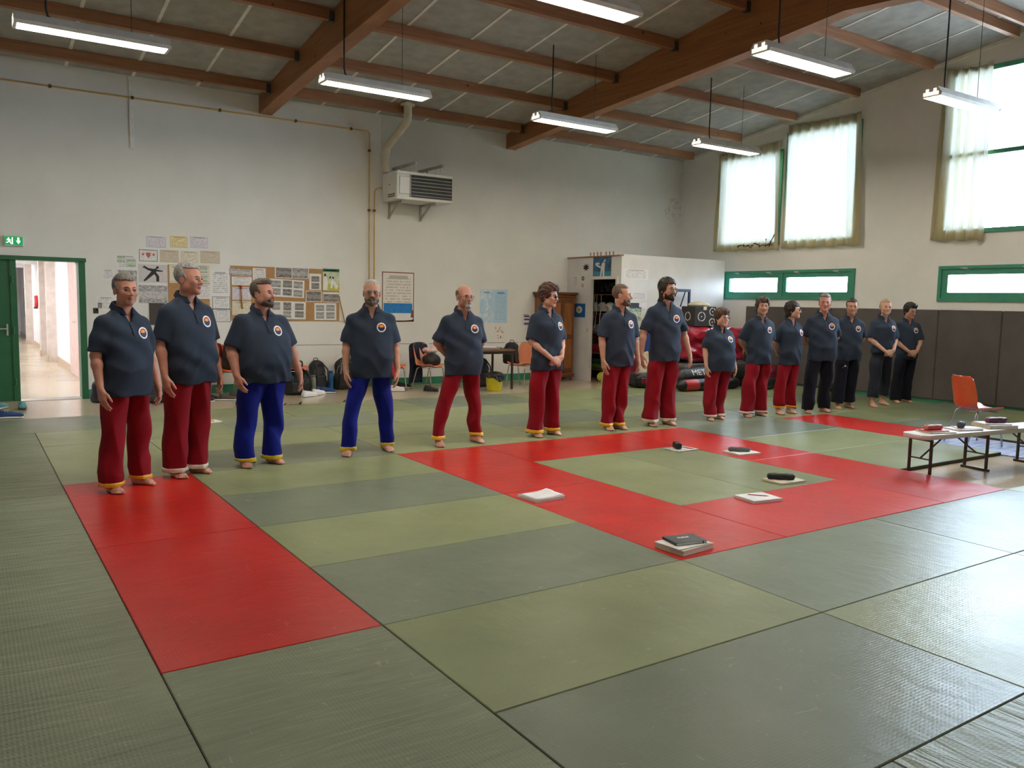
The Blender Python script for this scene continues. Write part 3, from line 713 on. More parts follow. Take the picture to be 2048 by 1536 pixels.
M_BADGE = [mat('badge_white', (.80, .80, .82), rough=.6), mat('badge_red', srgb(190, 60, 36), rough=.6), mat('badge_yellow', srgb(226, 170, 60), rough=.6), mat('badge_navy', srgb(26, 30, 88), rough=.6)]
def hair_mat(name, c): return mat('hair_'+name, c, rough=.55, spec=.4, var=.35, vscale=60, bump=.5, bscale=160, stretch=(1, 1, .25), bdist=.004)
M_HAIR = {'grey': hair_mat('grey', (.16, .15, .14)), 'silver': hair_mat('silver', (.34, .33, .32)), 'brown': hair_mat('brown', (.055, .035, .024)), 'dark': hair_mat('dark', (.022, .016, .013)), 'black': hair_mat('black', (.010, .010, .012)), 'blond': hair_mat('blond', (.36, .25, .14)), 'pepper': hair_mat('pepper', (.11, .09, .075)), 'auburn': hair_mat('auburn', (.075, .032, .022)), 'light': hair_mat('light', (.13, .085, .055))}
def hand_prims(w, d, n, t, sc, curl, spread=1.0, thumb=(.7, .55, .25)):
    """capsules of a hand: w wrist, d finger direction, n palm normal, t thumb side"""
    w, d, n, t = [np.array(q, float) for q in (w, d, n, t)]; d /= np.linalg.norm(d); n = n-d*(n@d); n /= np.linalg.norm(n); t = t-d*(t@d)-n*(t@n); t /= np.linalg.norm(t)
    out = []
    for off, kl, sg, r in ((.030, .086, (.043, .026, .021), .0090), (.010, .090, (.047, .029, .022), .0094), (-.011, .086, (.044, .027, .021), .0090), (-.030, .076, (.034, .021, .019), .0080)):
        a = w+t*off*.62*sc+d*.012*sc; b = w+t*off*sc*spread+d*kl*sc-n*.002*sc
        out.append((a, b, .0155*sc, .0125*sc, .016))
        p = b; th = 0.
        for L, cu, rr in zip(sg, curl, (1., .95, .88)):
            th += cu; q = p+(d*math.cos(th)+n*math.sin(th)+t*off*.9*(spread-.6))*L*sc
            out.append((p, q, r*rr*sc, r*rr*.92*sc, .0045)); p = q
    a = w+t*.020*sc+d*.022*sc; v = d*thumb[0]+t*thumb[1]+n*thumb[2]; v /= np.linalg.norm(v)
    b = a+v*.048*sc; v2 = d*.92+t*.18+n*.3; v2 /= np.linalg.norm(v2); c = b+v2*.032*sc; e = c+v2*.025*sc
    out += [(a, b, .016*sc, .0125*sc, .016), (b, c, .0115*sc, .0105*sc, .006), (c, e, .0105*sc, .0088*sc, .004)]
    return out
def arm_pose(kind, H, sx, sw, belly):
    """elbow, wrist, hand directions for the arm on side sx (+1 = the person's own left)"""
    if kind == 'hang': e = (sx*(sw+.055), .02, .628*H); w = (sx*(sw+.075), -.055, .482*H); hd = ((-.06*sx, -.22, -1), (-sx, .1, 0), (0, -1, -.1), (.22, .30, .25))
    elif kind == 'wide': e = (sx*(sw+.105), .02, .632*H); w = (sx*(sw+.165), -.05, .492*H); hd = ((.05*sx, -.25, -1), (-sx, .2, 0), (0, -1, -.1), (.25, .35, .3))
    elif kind == 'ready': e = (sx*(sw+.085), .03, .63*H); w = (sx*(sw+.10), -.085, .50*H); hd = ((-.12*sx, -.4, -1), (-sx, .3, .1), (-.2*sx, -1, .1), (.25, .4, .35))
    elif kind == 'back': e = (sx*(sw+.075), .085, .635*H); w = (sx*.085, .165, .535*H); hd = ((-sx, .05, -.25), (0, 1, 0), (0, 0, 1), (.3, .3, .3))
    else: e = (sx*(sw+.06), -.01, .625*H); w = (sx*.075, -.185-belly*.9, .520*H+(.012 if sx > 0 else 0)); hd = ((-sx*.9, -.12+(-.06 if sx < 0 else .08), -.55), (0, 1, -.2), (sx*.1, -.1, 1), (.35, .45, .35))
    return np.array(e), np.array(w), hd

def make_person(label, A, B, H, head_h, heading, P):
    """A, B: where the person's own right and left foot stand; heading, head_h: where chest and face point (0 = -y, positive toward +x)"""
    A = np.array(A, float); B = np.array(B, float); C_ = (A+B)/2+np.array((P.get('dx', 0.), 0.))
    root = thing('person', label, 'person', (C_[0], C_[1], 0), R(heading), 'people in navy polo shirts')
    ch, sh_ = math.cos(-R(heading)), math.sin(-R(heading))
    loc = lambda q: np.array([ch*(q-C_)[0]-sh_*(q-C_)[1], sh_*(q-C_)[0]+ch*(q-C_)[1]])
    feet = {-1: loc(A), 1: loc(B)}
    far = np.linalg.norm(C_-CAM_P[:2]); h = .0055 if far < 8.6 else (.0063 if far < 10.9 else .0084)
    fem = P.get('fem', 0.); g = P.get('girth', 1.0); belly = P.get('belly', .02); q = H/1.75
    sw = (.180-.020*fem)*q*P.get('sw', 1.0)*(.5+.5*g)           # shoulder joint half distance
    sk = skin(P.get('skin', 'mid'))
    S = {s: np.array((s*sw, .012, .790*H)) for s in (-1, 1)}
    arms = {-1: arm_pose(P['arms'][0], H, -1, sw, belly), 1: arm_pose(P['arms'][1], H, 1, sw, belly)}
    lean = P.get('lean', 0.0)
    hs = .147*H*P.get('hs', 1.0)/.247; hc = np.array((P.get('hx', 0.), -.034*q, H-.134*hs)); hr = rotm(R(head_h-heading), R(P.get('nod', 0.)), R(P.get('tilt', 0.)))
    # ---------- torso sections shared by body, shirt and trousers
    def sections(off):
        ab = g
        rows = [(.430, .186*ab+belly*.25, .124+belly*.30, -.004-belly*.35), (.500, .191*ab+belly*.30, .132+belly*.42, -.008-belly*.48), (.560, (.190-.010*fem)*ab+belly*.35, .128+belly*.55, -.012-belly*.62), (.620, (.187-.012*fem)*ab+belly*.32, .124+belly*.50, -.010-belly*.55),
                (.690, (.196-.012*fem)*ab+belly*.15, .126+belly*.25+.012*fem, -.006-belly*.30-.016*fem), (.735, .202*ab*(1-.06*fem), .122+belly*.10+.016*fem, -.004-belly*.10-.018*fem), (.772, (.196-.014*fem)*(.5+.5*ab), .102, .004), (.800, (.164-.012*fem)*(.6+.4*ab), .086, .010), (.822, (.112-.008*fem)*(.6+.4*ab), .074, .012), (.842, .076, .062, .014)]
        return [(z*H, lean*(z-.44), cy*q, max(.02, a*q+off), max(.02, b*q+off)) for z, a, b, cy in rows]
    # ---------- body: one continuous skin
    ext = max(abs(arms[s][1][0]) for s in (-1, 1))+.17; ext = max(ext, max(abs(feet[s][0]) for s in (-1, 1))+.12, sw+.2)
    fy = min(feet[s][1] for s in (-1, 1)); by = max(feet[s][1] for s in (-1, 1))
    F = Field((-ext, min(-.36-belly, fy-.26), -.02), (ext, max(.26, by+.14), H+.03), h)
    tr = sections(-.020); F.stack([r if r[0] > .70*H else (r[0], r[1], r[2], r[3]*.72, r[4]*.66) for r in tr if r[0] > .49*H], 0)
    hrt = hr.T
    lo = hc-.17*hs/.935; hi = hc+.17*hs/.935
    F.cone((0, .022*q, .80*H), hc+hr@np.array((0, .018, -.055))*hs, .060*q*(.7+.3*g), (.055-.008*fem)*q*(.6+.4*g), .03)
    def hd(X, Y, Z):
        px, py, pz = (X-hc[0])/hs, (Y-hc[1])/hs, (Z-hc[2])/hs
        return face_d(hrt[0][0]*px+hrt[0][1]*py+hrt[0][2]*pz, hrt[1][0]*px+hrt[1][1]*py+hrt[1][2]*pz, hrt[2][0]*px+hrt[2][1]*py+hrt[2][2]*pz, P)*hs
    F.put(hd, lo, hi, .014)
    for s in (-1, 1):
        e, w, (d, n, t, cu) = arms[s]; m = P.get('arm', 1.)*q*(.6+.4*g)*(1-.1*fem)
        F.cone(S[s]+np.array((-s*.014, 0, -.050*q)), e, .045*m, .041*m, .03); mid = e+(w-e)*.28
        F.cone(e, mid, .038*m, .041*m, .02); F.cone(mid, w, .041*m, .0265*m, .02)
        d = np.array(d, float); d /= np.linalg.norm(d)
        for a, b, r1, r2, k in hand_prims(w+d*.008, d, n, t, .98*q*(1-.06*fem), cu): F.cone(a, b, r1, r2, k)
        # leg and bare foot
        f = feet[s]; an = P.get('toe', 16.)*s+P.get('toe_'+('r' if s < 0 else 'l'), 0.); ra = rotm(R(an)); fl = q*(1-.06*fem)
        hip = np.array((s*.085*q, .01, .50*H)); kn = np.array((f[0]*.55+s*.085*q*.45, f[1]*.5-.01, .28*H)); ak = np.array((f[0], f[1]+.045*fl, .088*q))
        F.cone(hip, kn, .050*q, .038*q, .02); F.cone(kn, ak, .038*q, .034*q, .02)
        def pt(x, y, z): v = ra@np.array((x*fl*s, y*fl, 0.)); return (f[0]+v[0], f[1]+v[1], z*fl)
        F.cone(ak, pt(0, .055, .036), .036*fl, .036*fl, .02)
        F.cone(pt(0, .050, .030), pt(.006, -.085, .022), .033*fl, .021*fl, .025); F.cone(pt(-.008, .03, .028), pt(-.024, -.085, .022), .028*fl, .021*fl, .02); F.cone(ak, pt(-.008, -.04, .040), .030*fl, .024*fl, .02); F.cone(pt(.012, .03, .022), pt(.030, -.070, .018), .022*fl, .018*fl, .02)
        for x, y0, L, r in ((-.032, -.098, .034, .0135), (-.010, -.104, .026, .0095), (.007, -.100, .023, .009), (.022, -.092, .020, .0085), (.036, -.080, .017, .008)):
            F.cone(pt(x, y0+.015, .014), pt(x, y0-L, .010), r*fl, r*.88*fl, .006)
    zc = F.ax[2] < .0005; F.F[:, :, zc] = 1.0
    hm = hr.T
    def pick(c):
        u = ((c-hc)@hr)/hs
        return ((np.abs(u[:, 0]) < .0205) & (u[:, 2] < -.0500) & (u[:, 2] > -.0695) & (u[:, 1] < -.083)).astype(int)
    F.build('body', sk, root, pick)
    # ---------- polo shirt
    fs = max(.0100, h*1.5)
    T = Field((-ext, -.36-belly, .40*H), (ext, .30, .90*H), fs)
    rows = sections(.0); rows = [(P.get('hem', .438)*H, 0, rows[0][2], rows[0][3]+.003, rows[0][4]+.004)]+[r for r in rows if r[0] > .47*H]
    T.stack(rows, 0)
    for s in (-1, 1):
        e = arms[s][0]; end = S[s]+(e-S[s])*(P.get('sleeve', .93)); dr = (e-S[s])/np.linalg.norm(e-S[s]); m = P.get('arm', 1.)*q*(.55+.45*g)
        a0 = S[s]+np.array((-.014*s, 0, -.046*q))
        def sl(X, Y, Z, a0=a0, end=end, dr=dr, m=m):
            c = cap_d(X, Y, Z, a0, end+dr*.04, .072*m, .073*m); return np.maximum(c, (X-end[0])*dr[0]+(Y-end[1])*dr[1]+(Z-end[2])*dr[2])
        T.put(sl, np.minimum(a0, end)-.1, np.maximum(a0, end)+.1, .034)
        T.cone(end-dr*.012, end+dr*.06, .046*m, .052*m, 0, 'cut')
    # folds
    ph = P.get('seed', 1)*1.7
    T.put(lambda X, Y, Z: .009*(np.abs(np.sin(15*Z+10*X*np.sign(X)+2.5*np.sin(9*X+ph)+ph))-.5)*np.clip((.68*H-Z)/.2, 0, 1)+.0045*np.sin(24*X+11*Z+ph*2+3*np.sin(9*Z+ph))+.007*(np.abs(np.sin(12*X-7*Z+5*Y+ph*1.3))-.5)*np.clip((.80*H-Z)/.15, 0, 1), (-ext, -.4, .4*H), (ext, .3, .9*H), 0, 'add')
    zv = P.get('vneck', .772)*H
    T.cone((0, .016*q, .832*H), (0, -.01*q, .94*H), .062*q*(.7+.3*g), .066*q, 0, 'cut')
    T.put(lambda X, Y, Z: np.maximum(np.maximum(np.abs(X)-(Z-zv)*.42, Y-.0), zv-Z), (-.09, -.3, zv), (.09, .0, .90*H), 0, 'cut')
    shirt = T.build('polo_shirt', M_POLO, root)
    # collar
    Cf = Field((-.13*q, -.16*q, .755*H), (.13*q, .12*q, .90*H), .0068)
    zb = .842*H; rn = .067*q*(.7+.3*g)
    def col(X, Y, Z):
        zz = Z-.42*Y; rad = np.sqrt(X**2+((Y-.012*q)*.96)**2); u = (zz-zb)/.04
        outer = rn+.009-.032*np.clip(u, -1.2, 1.2)*.55
        dd = np.maximum(np.abs(rad-outer)-.0085, np.abs(zz-zb+.004)-.023)
        gap = np.maximum(np.abs(X)-np.maximum(.010, (Z-zv+.01)*.30), Y)
        return np.maximum(dd, -gap)
    Cf.put(col, (-.2, -.2, .7*H), (.2, .2, .9*H)); Cf.build('collar', M_COLLAR, shirt)
    # placket and buttons on the chest, badge on the person's left
    zs = np.linspace(zv-.095*q, zv+.008, 8); xs = (-.016, -.005, .005, .016)
    yy = lambda x, z: (T.front(x, z) if T.front(x, z) is not None else -.1)
    G = np.array([[(x, yy(x, z)-.0045, z) for z in zs] for x in xs]); MB().sheet(G, -.004).build('placket', M_POLO, shirt, 40)
    bx, bz, br = .083*q*(.8+.2*g), .728*H, .047*q
    ring = [(0, 0.)]+[(i, r) for i, r in enumerate((.3, .52, .76, 1.0), 1)]; nseg = 20; vs = []; fsq = []; mi = []
    for i, rr in ring:
        for k in range(nseg if i else 1):
            an = 2*math.pi*k/nseg; x, z = bx+math.cos(an)*rr*br, bz+math.sin(an)*rr*br; vs.append((x, z))
    ys = [yy(x, z) for x, z in vs]
    Aq = np.array([(1, x, z, x*x, z*z) for x, z in vs]); cf = np.linalg.lstsq(Aq, np.array(ys), rcond=None)[0]; ys = np.maximum(np.array(ys), Aq@cf)*0+np.minimum(np.array(ys), Aq@cf)
    vv = [(x, y-.0035, z) for (x, z), y in zip(vs, ys)]
    for k in range(nseg):
        k2 = (k+1) % nseg; an = 2*math.pi*(k+.5)/nseg; up = math.sin(an)
        fsq.append((0, 1+k, 1+k2)); mi.append(2 if up > 0 else 3)
        for i in range(3):
            a, b = 1+i*nseg, 1+(i+1)*nseg; fsq.append((a+k, b+k, b+k2, a+k2))
            mi.append(0 if i == 2 else (1 if (up > .15 and i == 1) else (2 if up > .25 else 3)))
    bm = MB(); bm.v = vv; bm.f = fsq; bm.m = mi; bm.build('chest_badge', M_BADGE, shirt, True)
    # ---------- trousers
    hem = P.get('leg_hem', .026)*H
    ty0, ty1 = min(-.22-belly*.5, fy-.17), max(.22, by+.2)
    Tr = Field((-ext, ty0, hem-.03), (ext, ty1, .60*H), fs)
    rows = sections(-.034); Tr.stack([(z, cx, cy, a, b) for z, cx, cy, a, b in [(.455*H, 0, rows[0][2], rows[0][3]*.98, rows[0][4]*.96)]+[r for r in rows if .48*H < r[0] < .6*H]], 0)
    wl = P.get('wide', 1.0); legs = {}
    for s in (-1, 1):
        f = feet[s]; hx = s*(.088*q*g); cu = P.get('leg_rows')
        L = [(hem, f[0], f[1]+.026, .088*q*wl, .102*q*wl), (hem+.10, f[0]*.98, f[1]+.026, .087*q*wl, .101*q*wl), (.20*H, f[0]*.80+hx*.20, f[1]*.8+.02, .086*q*wl, .098*q*wl), (.30*H, f[0]*.55+hx*.45, f[1]*.55+.008, .088*q*(.4+.6*g)*(.6+.4*wl), .098*q), (.40*H, f[0]*.22+hx*.78, f[1]*.25, .097*q*g*(.7+.3*wl), .112*q), (.455*H, hx*.90, rows[0][2], .090*q*g, .108*q+belly*.2), (.50*H, hx*.7, rows[0][2], .070*q*g, .088*q+belly*.2)]
        legs[s] = L; Tr.stack(L, .014 if s > 0 else .03, 2.15)
    def tfold(X, Y, Z):
        lowk = np.clip((.26*H-Z)/.22, 0, 1); ins = np.clip((.47*H-Z)/.05, 0, 1)
        return (.012*(np.abs(np.sin(10*Z+3*np.sin(5*X+ph)+6*X*np.sign(X)+ph))-.5)*lowk + .008*np.sin(27*X+7*Y+5*np.sin(3.2*Z+ph)) + .010*(np.abs(np.sin(19*X-12*Y+4*Z+2*ph))-.5))*ins
    Tr.put(tfold, (-ext, ty0, 0), (ext, ty1, .6*H), 0, 'add')
    for s in (-1, 1):
        f = feet[s]; Tr.cone((f[0], f[1]+.03, hem-.03), (f[0], f[1]+.03, hem+.03), .068*q*wl, .050*q, 0, 'cut')
    TF = Tr.F.copy(); trs = Tr.build('trousers', M_TR[P['tr']], root)
    if P.get('cuff'):
        for s in (-1, 1):
            xm = (feet[-1][0]+feet[1][0])/2; k0 = int(np.searchsorted(Tr.ax[2], hem-.012)); k1 = int(np.searchsorted(Tr.ax[2], hem+P.get('cuff_h', .040)+.02))
            Cu = Field((0, 0, 0), (fs, fs, fs), fs); Cu.lo = Tr.lo+np.array((0, 0, k0*fs), np.float32); Cu.F = TF[:, :, k0:k1]-.0065; Cu.n = list(Cu.F.shape); Cu.ax = [Tr.ax[0], Tr.ax[1], Tr.ax[2][k0:k1]]
            zz_ = Cu.ax[2]; Cu.F = np.maximum(Cu.F, np.maximum(hem-.006-zz_, zz_-hem-P.get('cuff_h', .040))[None, None, :]); Cu.F = np.maximum(Cu.F, ((xm-Cu.ax[0])*s)[:, None, None])
            Cu.F = np.maximum(Cu.F, -(TF[:, :, k0:k1]+.016)) if True else Cu.F
            Cu.build('cuff', M_CUFF[P['cuff']], trs)
    if P.get('drawstring'):
        z = .45*H; y = Tr.front(.0, z-.02) or -.12
        MB().tube([(.004, y-.004, z), (.016, y-.012, z-.05), (.010, y-.012, z-.11)], .003, 6).tube([(-.004, y-.004, z), (-.014, y-.012, z-.06), (-.010, y-.012, z-.09)], .003, 6).build('drawstring', M_TR[P['tr']], trs, True)
    if P.get('thigh_mark'):
        vs = []; x0, z0 = -.10, .385*H
        for tri in (((-.020, 0), (.020, 0), (0, .030)), ((-.035, -.022), (.035, -.022), (.035, -.012)), ((-.035, -.022), (.035, -.012), (-.035, -.012))):
            for a, c in tri: vs.append((x0+a, (Tr.front(x0+a, z0+c) or -.1)-.004, z0+c))
        bm = MB(); bm.v = vs; bm.f = [(0, 1, 2), (3, 4, 5), (6, 7, 8)]; bm.m = [0, 0, 0]; bm.build('thigh_print', M_BADGE[0], trs)
    # ---------- head details, in the head frame
    def hpt(v): return tuple(hc+hr@(np.array(v)*hs))
    hcm = M_HAIR[P['hair'][1]]; style = P['hair'][0]
    if style != 'none':
        hh = .0052 if far < 9 else .0066; ex = .135*hs+.03
        dz = .20*hs if style in ('bob', 'long', 'curly', 'tail') else .125*hs
        Hf = Field(hc-np.array((ex, ex, dz)), hc+np.array((ex, ex, ex+.06*hs)), hh)
        th = {'short': .012, 'crop': .007, 'buzz': .004, 'rim': .005, 'bob': .018, 'long': .018, 'curly': .026, 'tail': .011, 'mop': .020, 'quiff': .013}[style]
        def hf(X, Y, Z):
            px, py, pz = (X-hc[0])/hs, (Y-hc[1])/hs, (Z-hc[2])/hs
            x, y, z = [hrt[i][0]*px+hrt[i][1]*py+hrt[i][2]*pz for i in range(3)]; ax = np.abs(x)
            rip = .0011*np.sin(210*x+60*y+4*np.sin(50*z))+.0010*np.sin(190*y-90*z+5*np.sin(70*x))
            if style in ('long', 'bob', 'mop'): rip = .0030*np.sin(105*x+50*y+3*np.sin(22*z))+.0024*np.sin(140*y-30*z+5*np.sin(60*x))+.0020*np.sin(60*z+90*x)
            if style == 'curly': rip = .0065*np.sin(75*x+3*np.sin(60*z))*np.sin(70*y+2)*np.sin(80*z+1)+.004*np.sin(130*x+90*z)
            d = ell_d(x, y, z, (0, .018, .045), (.074+th, .095+th, .086+th*1.1))+rip
            if style == 'quiff': d = smin(d, ell_d(x, y, z, (0, -.040, .112), (.050, .046, .026))+rip, .02)
            if style in ('mop', 'curly'): d = smin(d, ell_d(x, y, z, (.012, -.055, .098), (.062, .042, .035))+rip, .02)
            if style in ('bob', 'long', 'curly', 'tail', 'mop'):
                lowz = {'bob': -.065, 'long': -.11, 'curly': -.045, 'tail': -.05, 'mop': -.045}[style]
                d = smin(d, np.maximum(cap_d(ax, y, z, (.058, .030, .02), (.056, .040, lowz), .034, .026), 0*z-1)+rip, .02)
                d = smin(d, cap_d(x, y, z, (0, .070, .02), (0, .065, lowz), .050, .038)+rip, .02)
            if style == 'tail': d = smin(d, cap_d(x, y, z, (0, .118, .02), (.015, .125, -.085), .026, .016)+rip, .01)
            # hairline: forehead, temples, ears and nape stay free
            fl = P.get('hairline', .078)
            fore = np.maximum(np.maximum(y-(-.020+.55*(z-.03)), z-fl-.10*ax), -.2-z)
            d = smax(d, -(fore+.004*np.sin(75*x+2*np.sin(40*z))), .014) if style not in ('curly', 'mop', 'bob', 'long') else np.maximum(d, -np.maximum(np.maximum(y-(-.030+.2*(z-.02)), z-P.get('fringe', .060)-.006*np.sin(90*x)), ax-.066))
            if style not in ('bob', 'long', 'curly', 'mop'):
                d = np.maximum(d, -np.maximum(np.maximum(np.abs(y-.012)-.024, z-.022), .055-ax)); d = np.maximum(d, -(z+.055-.12*np.clip(y, -.05, .1)))
            if style == 'rim': d = np.maximum(d, np.maximum(z-.075, -.02-y))
            return d*hs
        Hf.put(hf, hc-.2, hc+.2); Hf.build('hair', hcm, root)
    br = P.get('beard')
    if br:
        bm_ = M_HAIR[br[1]]; bl = br[2] if len(br) > 2 else .0
        Bf = Field(hc-np.array((.11, .14, .20))*hs-.01, hc+np.array((.11, .06, .02))*hs+.01, .0046 if far < 9 else .0056)
        def bf(X, Y, Z):
            px, py, pz = (X-hc[0])/hs, (Y-hc[1])/hs, (Z-hc[2])/hs
            x, y, z = [hrt[i][0]*px+hrt[i][1]*py+hrt[i][2]*pz for i in range(3)]; ax = np.abs(x)
            rip = .0016*np.sin(150*x+80*z)+.0014*np.sin(170*z-90*y)
            base = face_d(x, y, z, P)-.0042+rip
            if bl: base = smin(base, cap_d(x, y, z, (0, -.078, -.095), (0, -.084, -.105-bl), .024, .012)+rip, .02)
            if br[0] == 'goatee': keep = np.maximum(np.maximum(ax-.030, z+.040), y+.055)
            else: keep = np.maximum(np.maximum(z+.040+.9*np.clip(ax-.026, 0, .02)-.95*np.clip(y+.055, 0, .08), y-.010), -.16-bl-z)
            keep = np.maximum(keep, np.maximum(ax-.069, (ax-.060)+.6*(y+.012)))
            keep = np.maximum(keep, -ell_d(x, y, z, (0, -.098, -.0605), (.0215, .03, .0105)))
            keep = np.maximum(keep, -ell_d(x, y, z, (0, -.108, -.030), (.022, .03, .0145)))
            return np.maximum(base, keep)*hs
        Bf.put(bf, hc-.25, hc+.25); Bf.build('beard', bm_, root)
    for s in (-1, 1):
        eb = MB(); n, m = 10, 7
        c0 = np.array((s*.0315, -.0805, .0045)); rr = .0125; vs = []; fq = []; mi = []
        for i in range(m+1):
            la = math.pi/2*i/m*1.15
            for k in range(n):
                an = 2*math.pi*k/n; vs.append(hpt(c0+rr*np.array((math.sin(la)*math.cos(an), -math.cos(la), math.sin(la)*math.sin(an)*.8))))
        for i in range(m):
            for k in range(n): fq.append((i*n+k, i*n+(k+1) % n, (i+1)*n+(k+1) % n, (i+1)*n+k)); mi.append(1 if i < 3 else 0)
        eb.v = vs; eb.f = fq; eb.m = mi; eb.build('eye', [M_EYEW, M_IRIS], root, True)
        lid = MB().tube([hpt((s*x, y, z)) for x, y, z in ((.018, -.0895, .0090), (.026, -.0945, .0125), (.034, -.0935, .0125), (.044, -.0850, .0080))], .0030*hs, 6); lid.build('eyelid', sk[0], root, True)
        ebm = M_HAIR[P.get('brow', P['hair'][1])]
        MB().tube([hpt((s*x, y, z)) for x, y, z in ((.012, -.0945, .0225), (.024, -.0945, .0265), (.036, -.0865, .0265), (.046, -.0760, .0215))], [.0028*hs, .0042*hs, .0038*hs, .0018*hs], 6).build('eyebrow', ebm, root, True)
    if P.get('glasses'):
        gm = MB()
        for s in (-1, 1):
            gm.tube([hpt((s*.034+.0215*math.cos(a), -.1075+.10*abs(s*.034+.0215*math.cos(a))**1.2, .002+.0165*math.sin(a))) for a in np.linspace(0, 2*math.pi, 19)[:-1]], .0016, 5, closed=True)
            gm.tube([hpt((s*.0555, -.1010, .008)), hpt((s*.074, -.085, .008)), hpt((s*.081, -.03, .006)), hpt((s*.080, .012, .004))], .0016, 5)
        gm.tube([hpt((-.0125, -.1075, .006)), hpt((0, -.1110, .009)), hpt((.0125, -.1075, .006))], .0016, 5)
        go = gm.build('glasses', M_GLASSF, root, True)
        for s in (-1, 1):
            ln = MB(); ln.prism([(.0200*math.cos(a), .0152*math.sin(a)) for a in np.linspace(0, 2*math.pi, 17)[:-1]], lambda a, c, t: hpt((s*.034+a, -.1075+.10*abs(s*.034+a)**1.2+t, .002+c)), -.0006, .0006); ln.build('lens', M_GLASS, go)
    return root
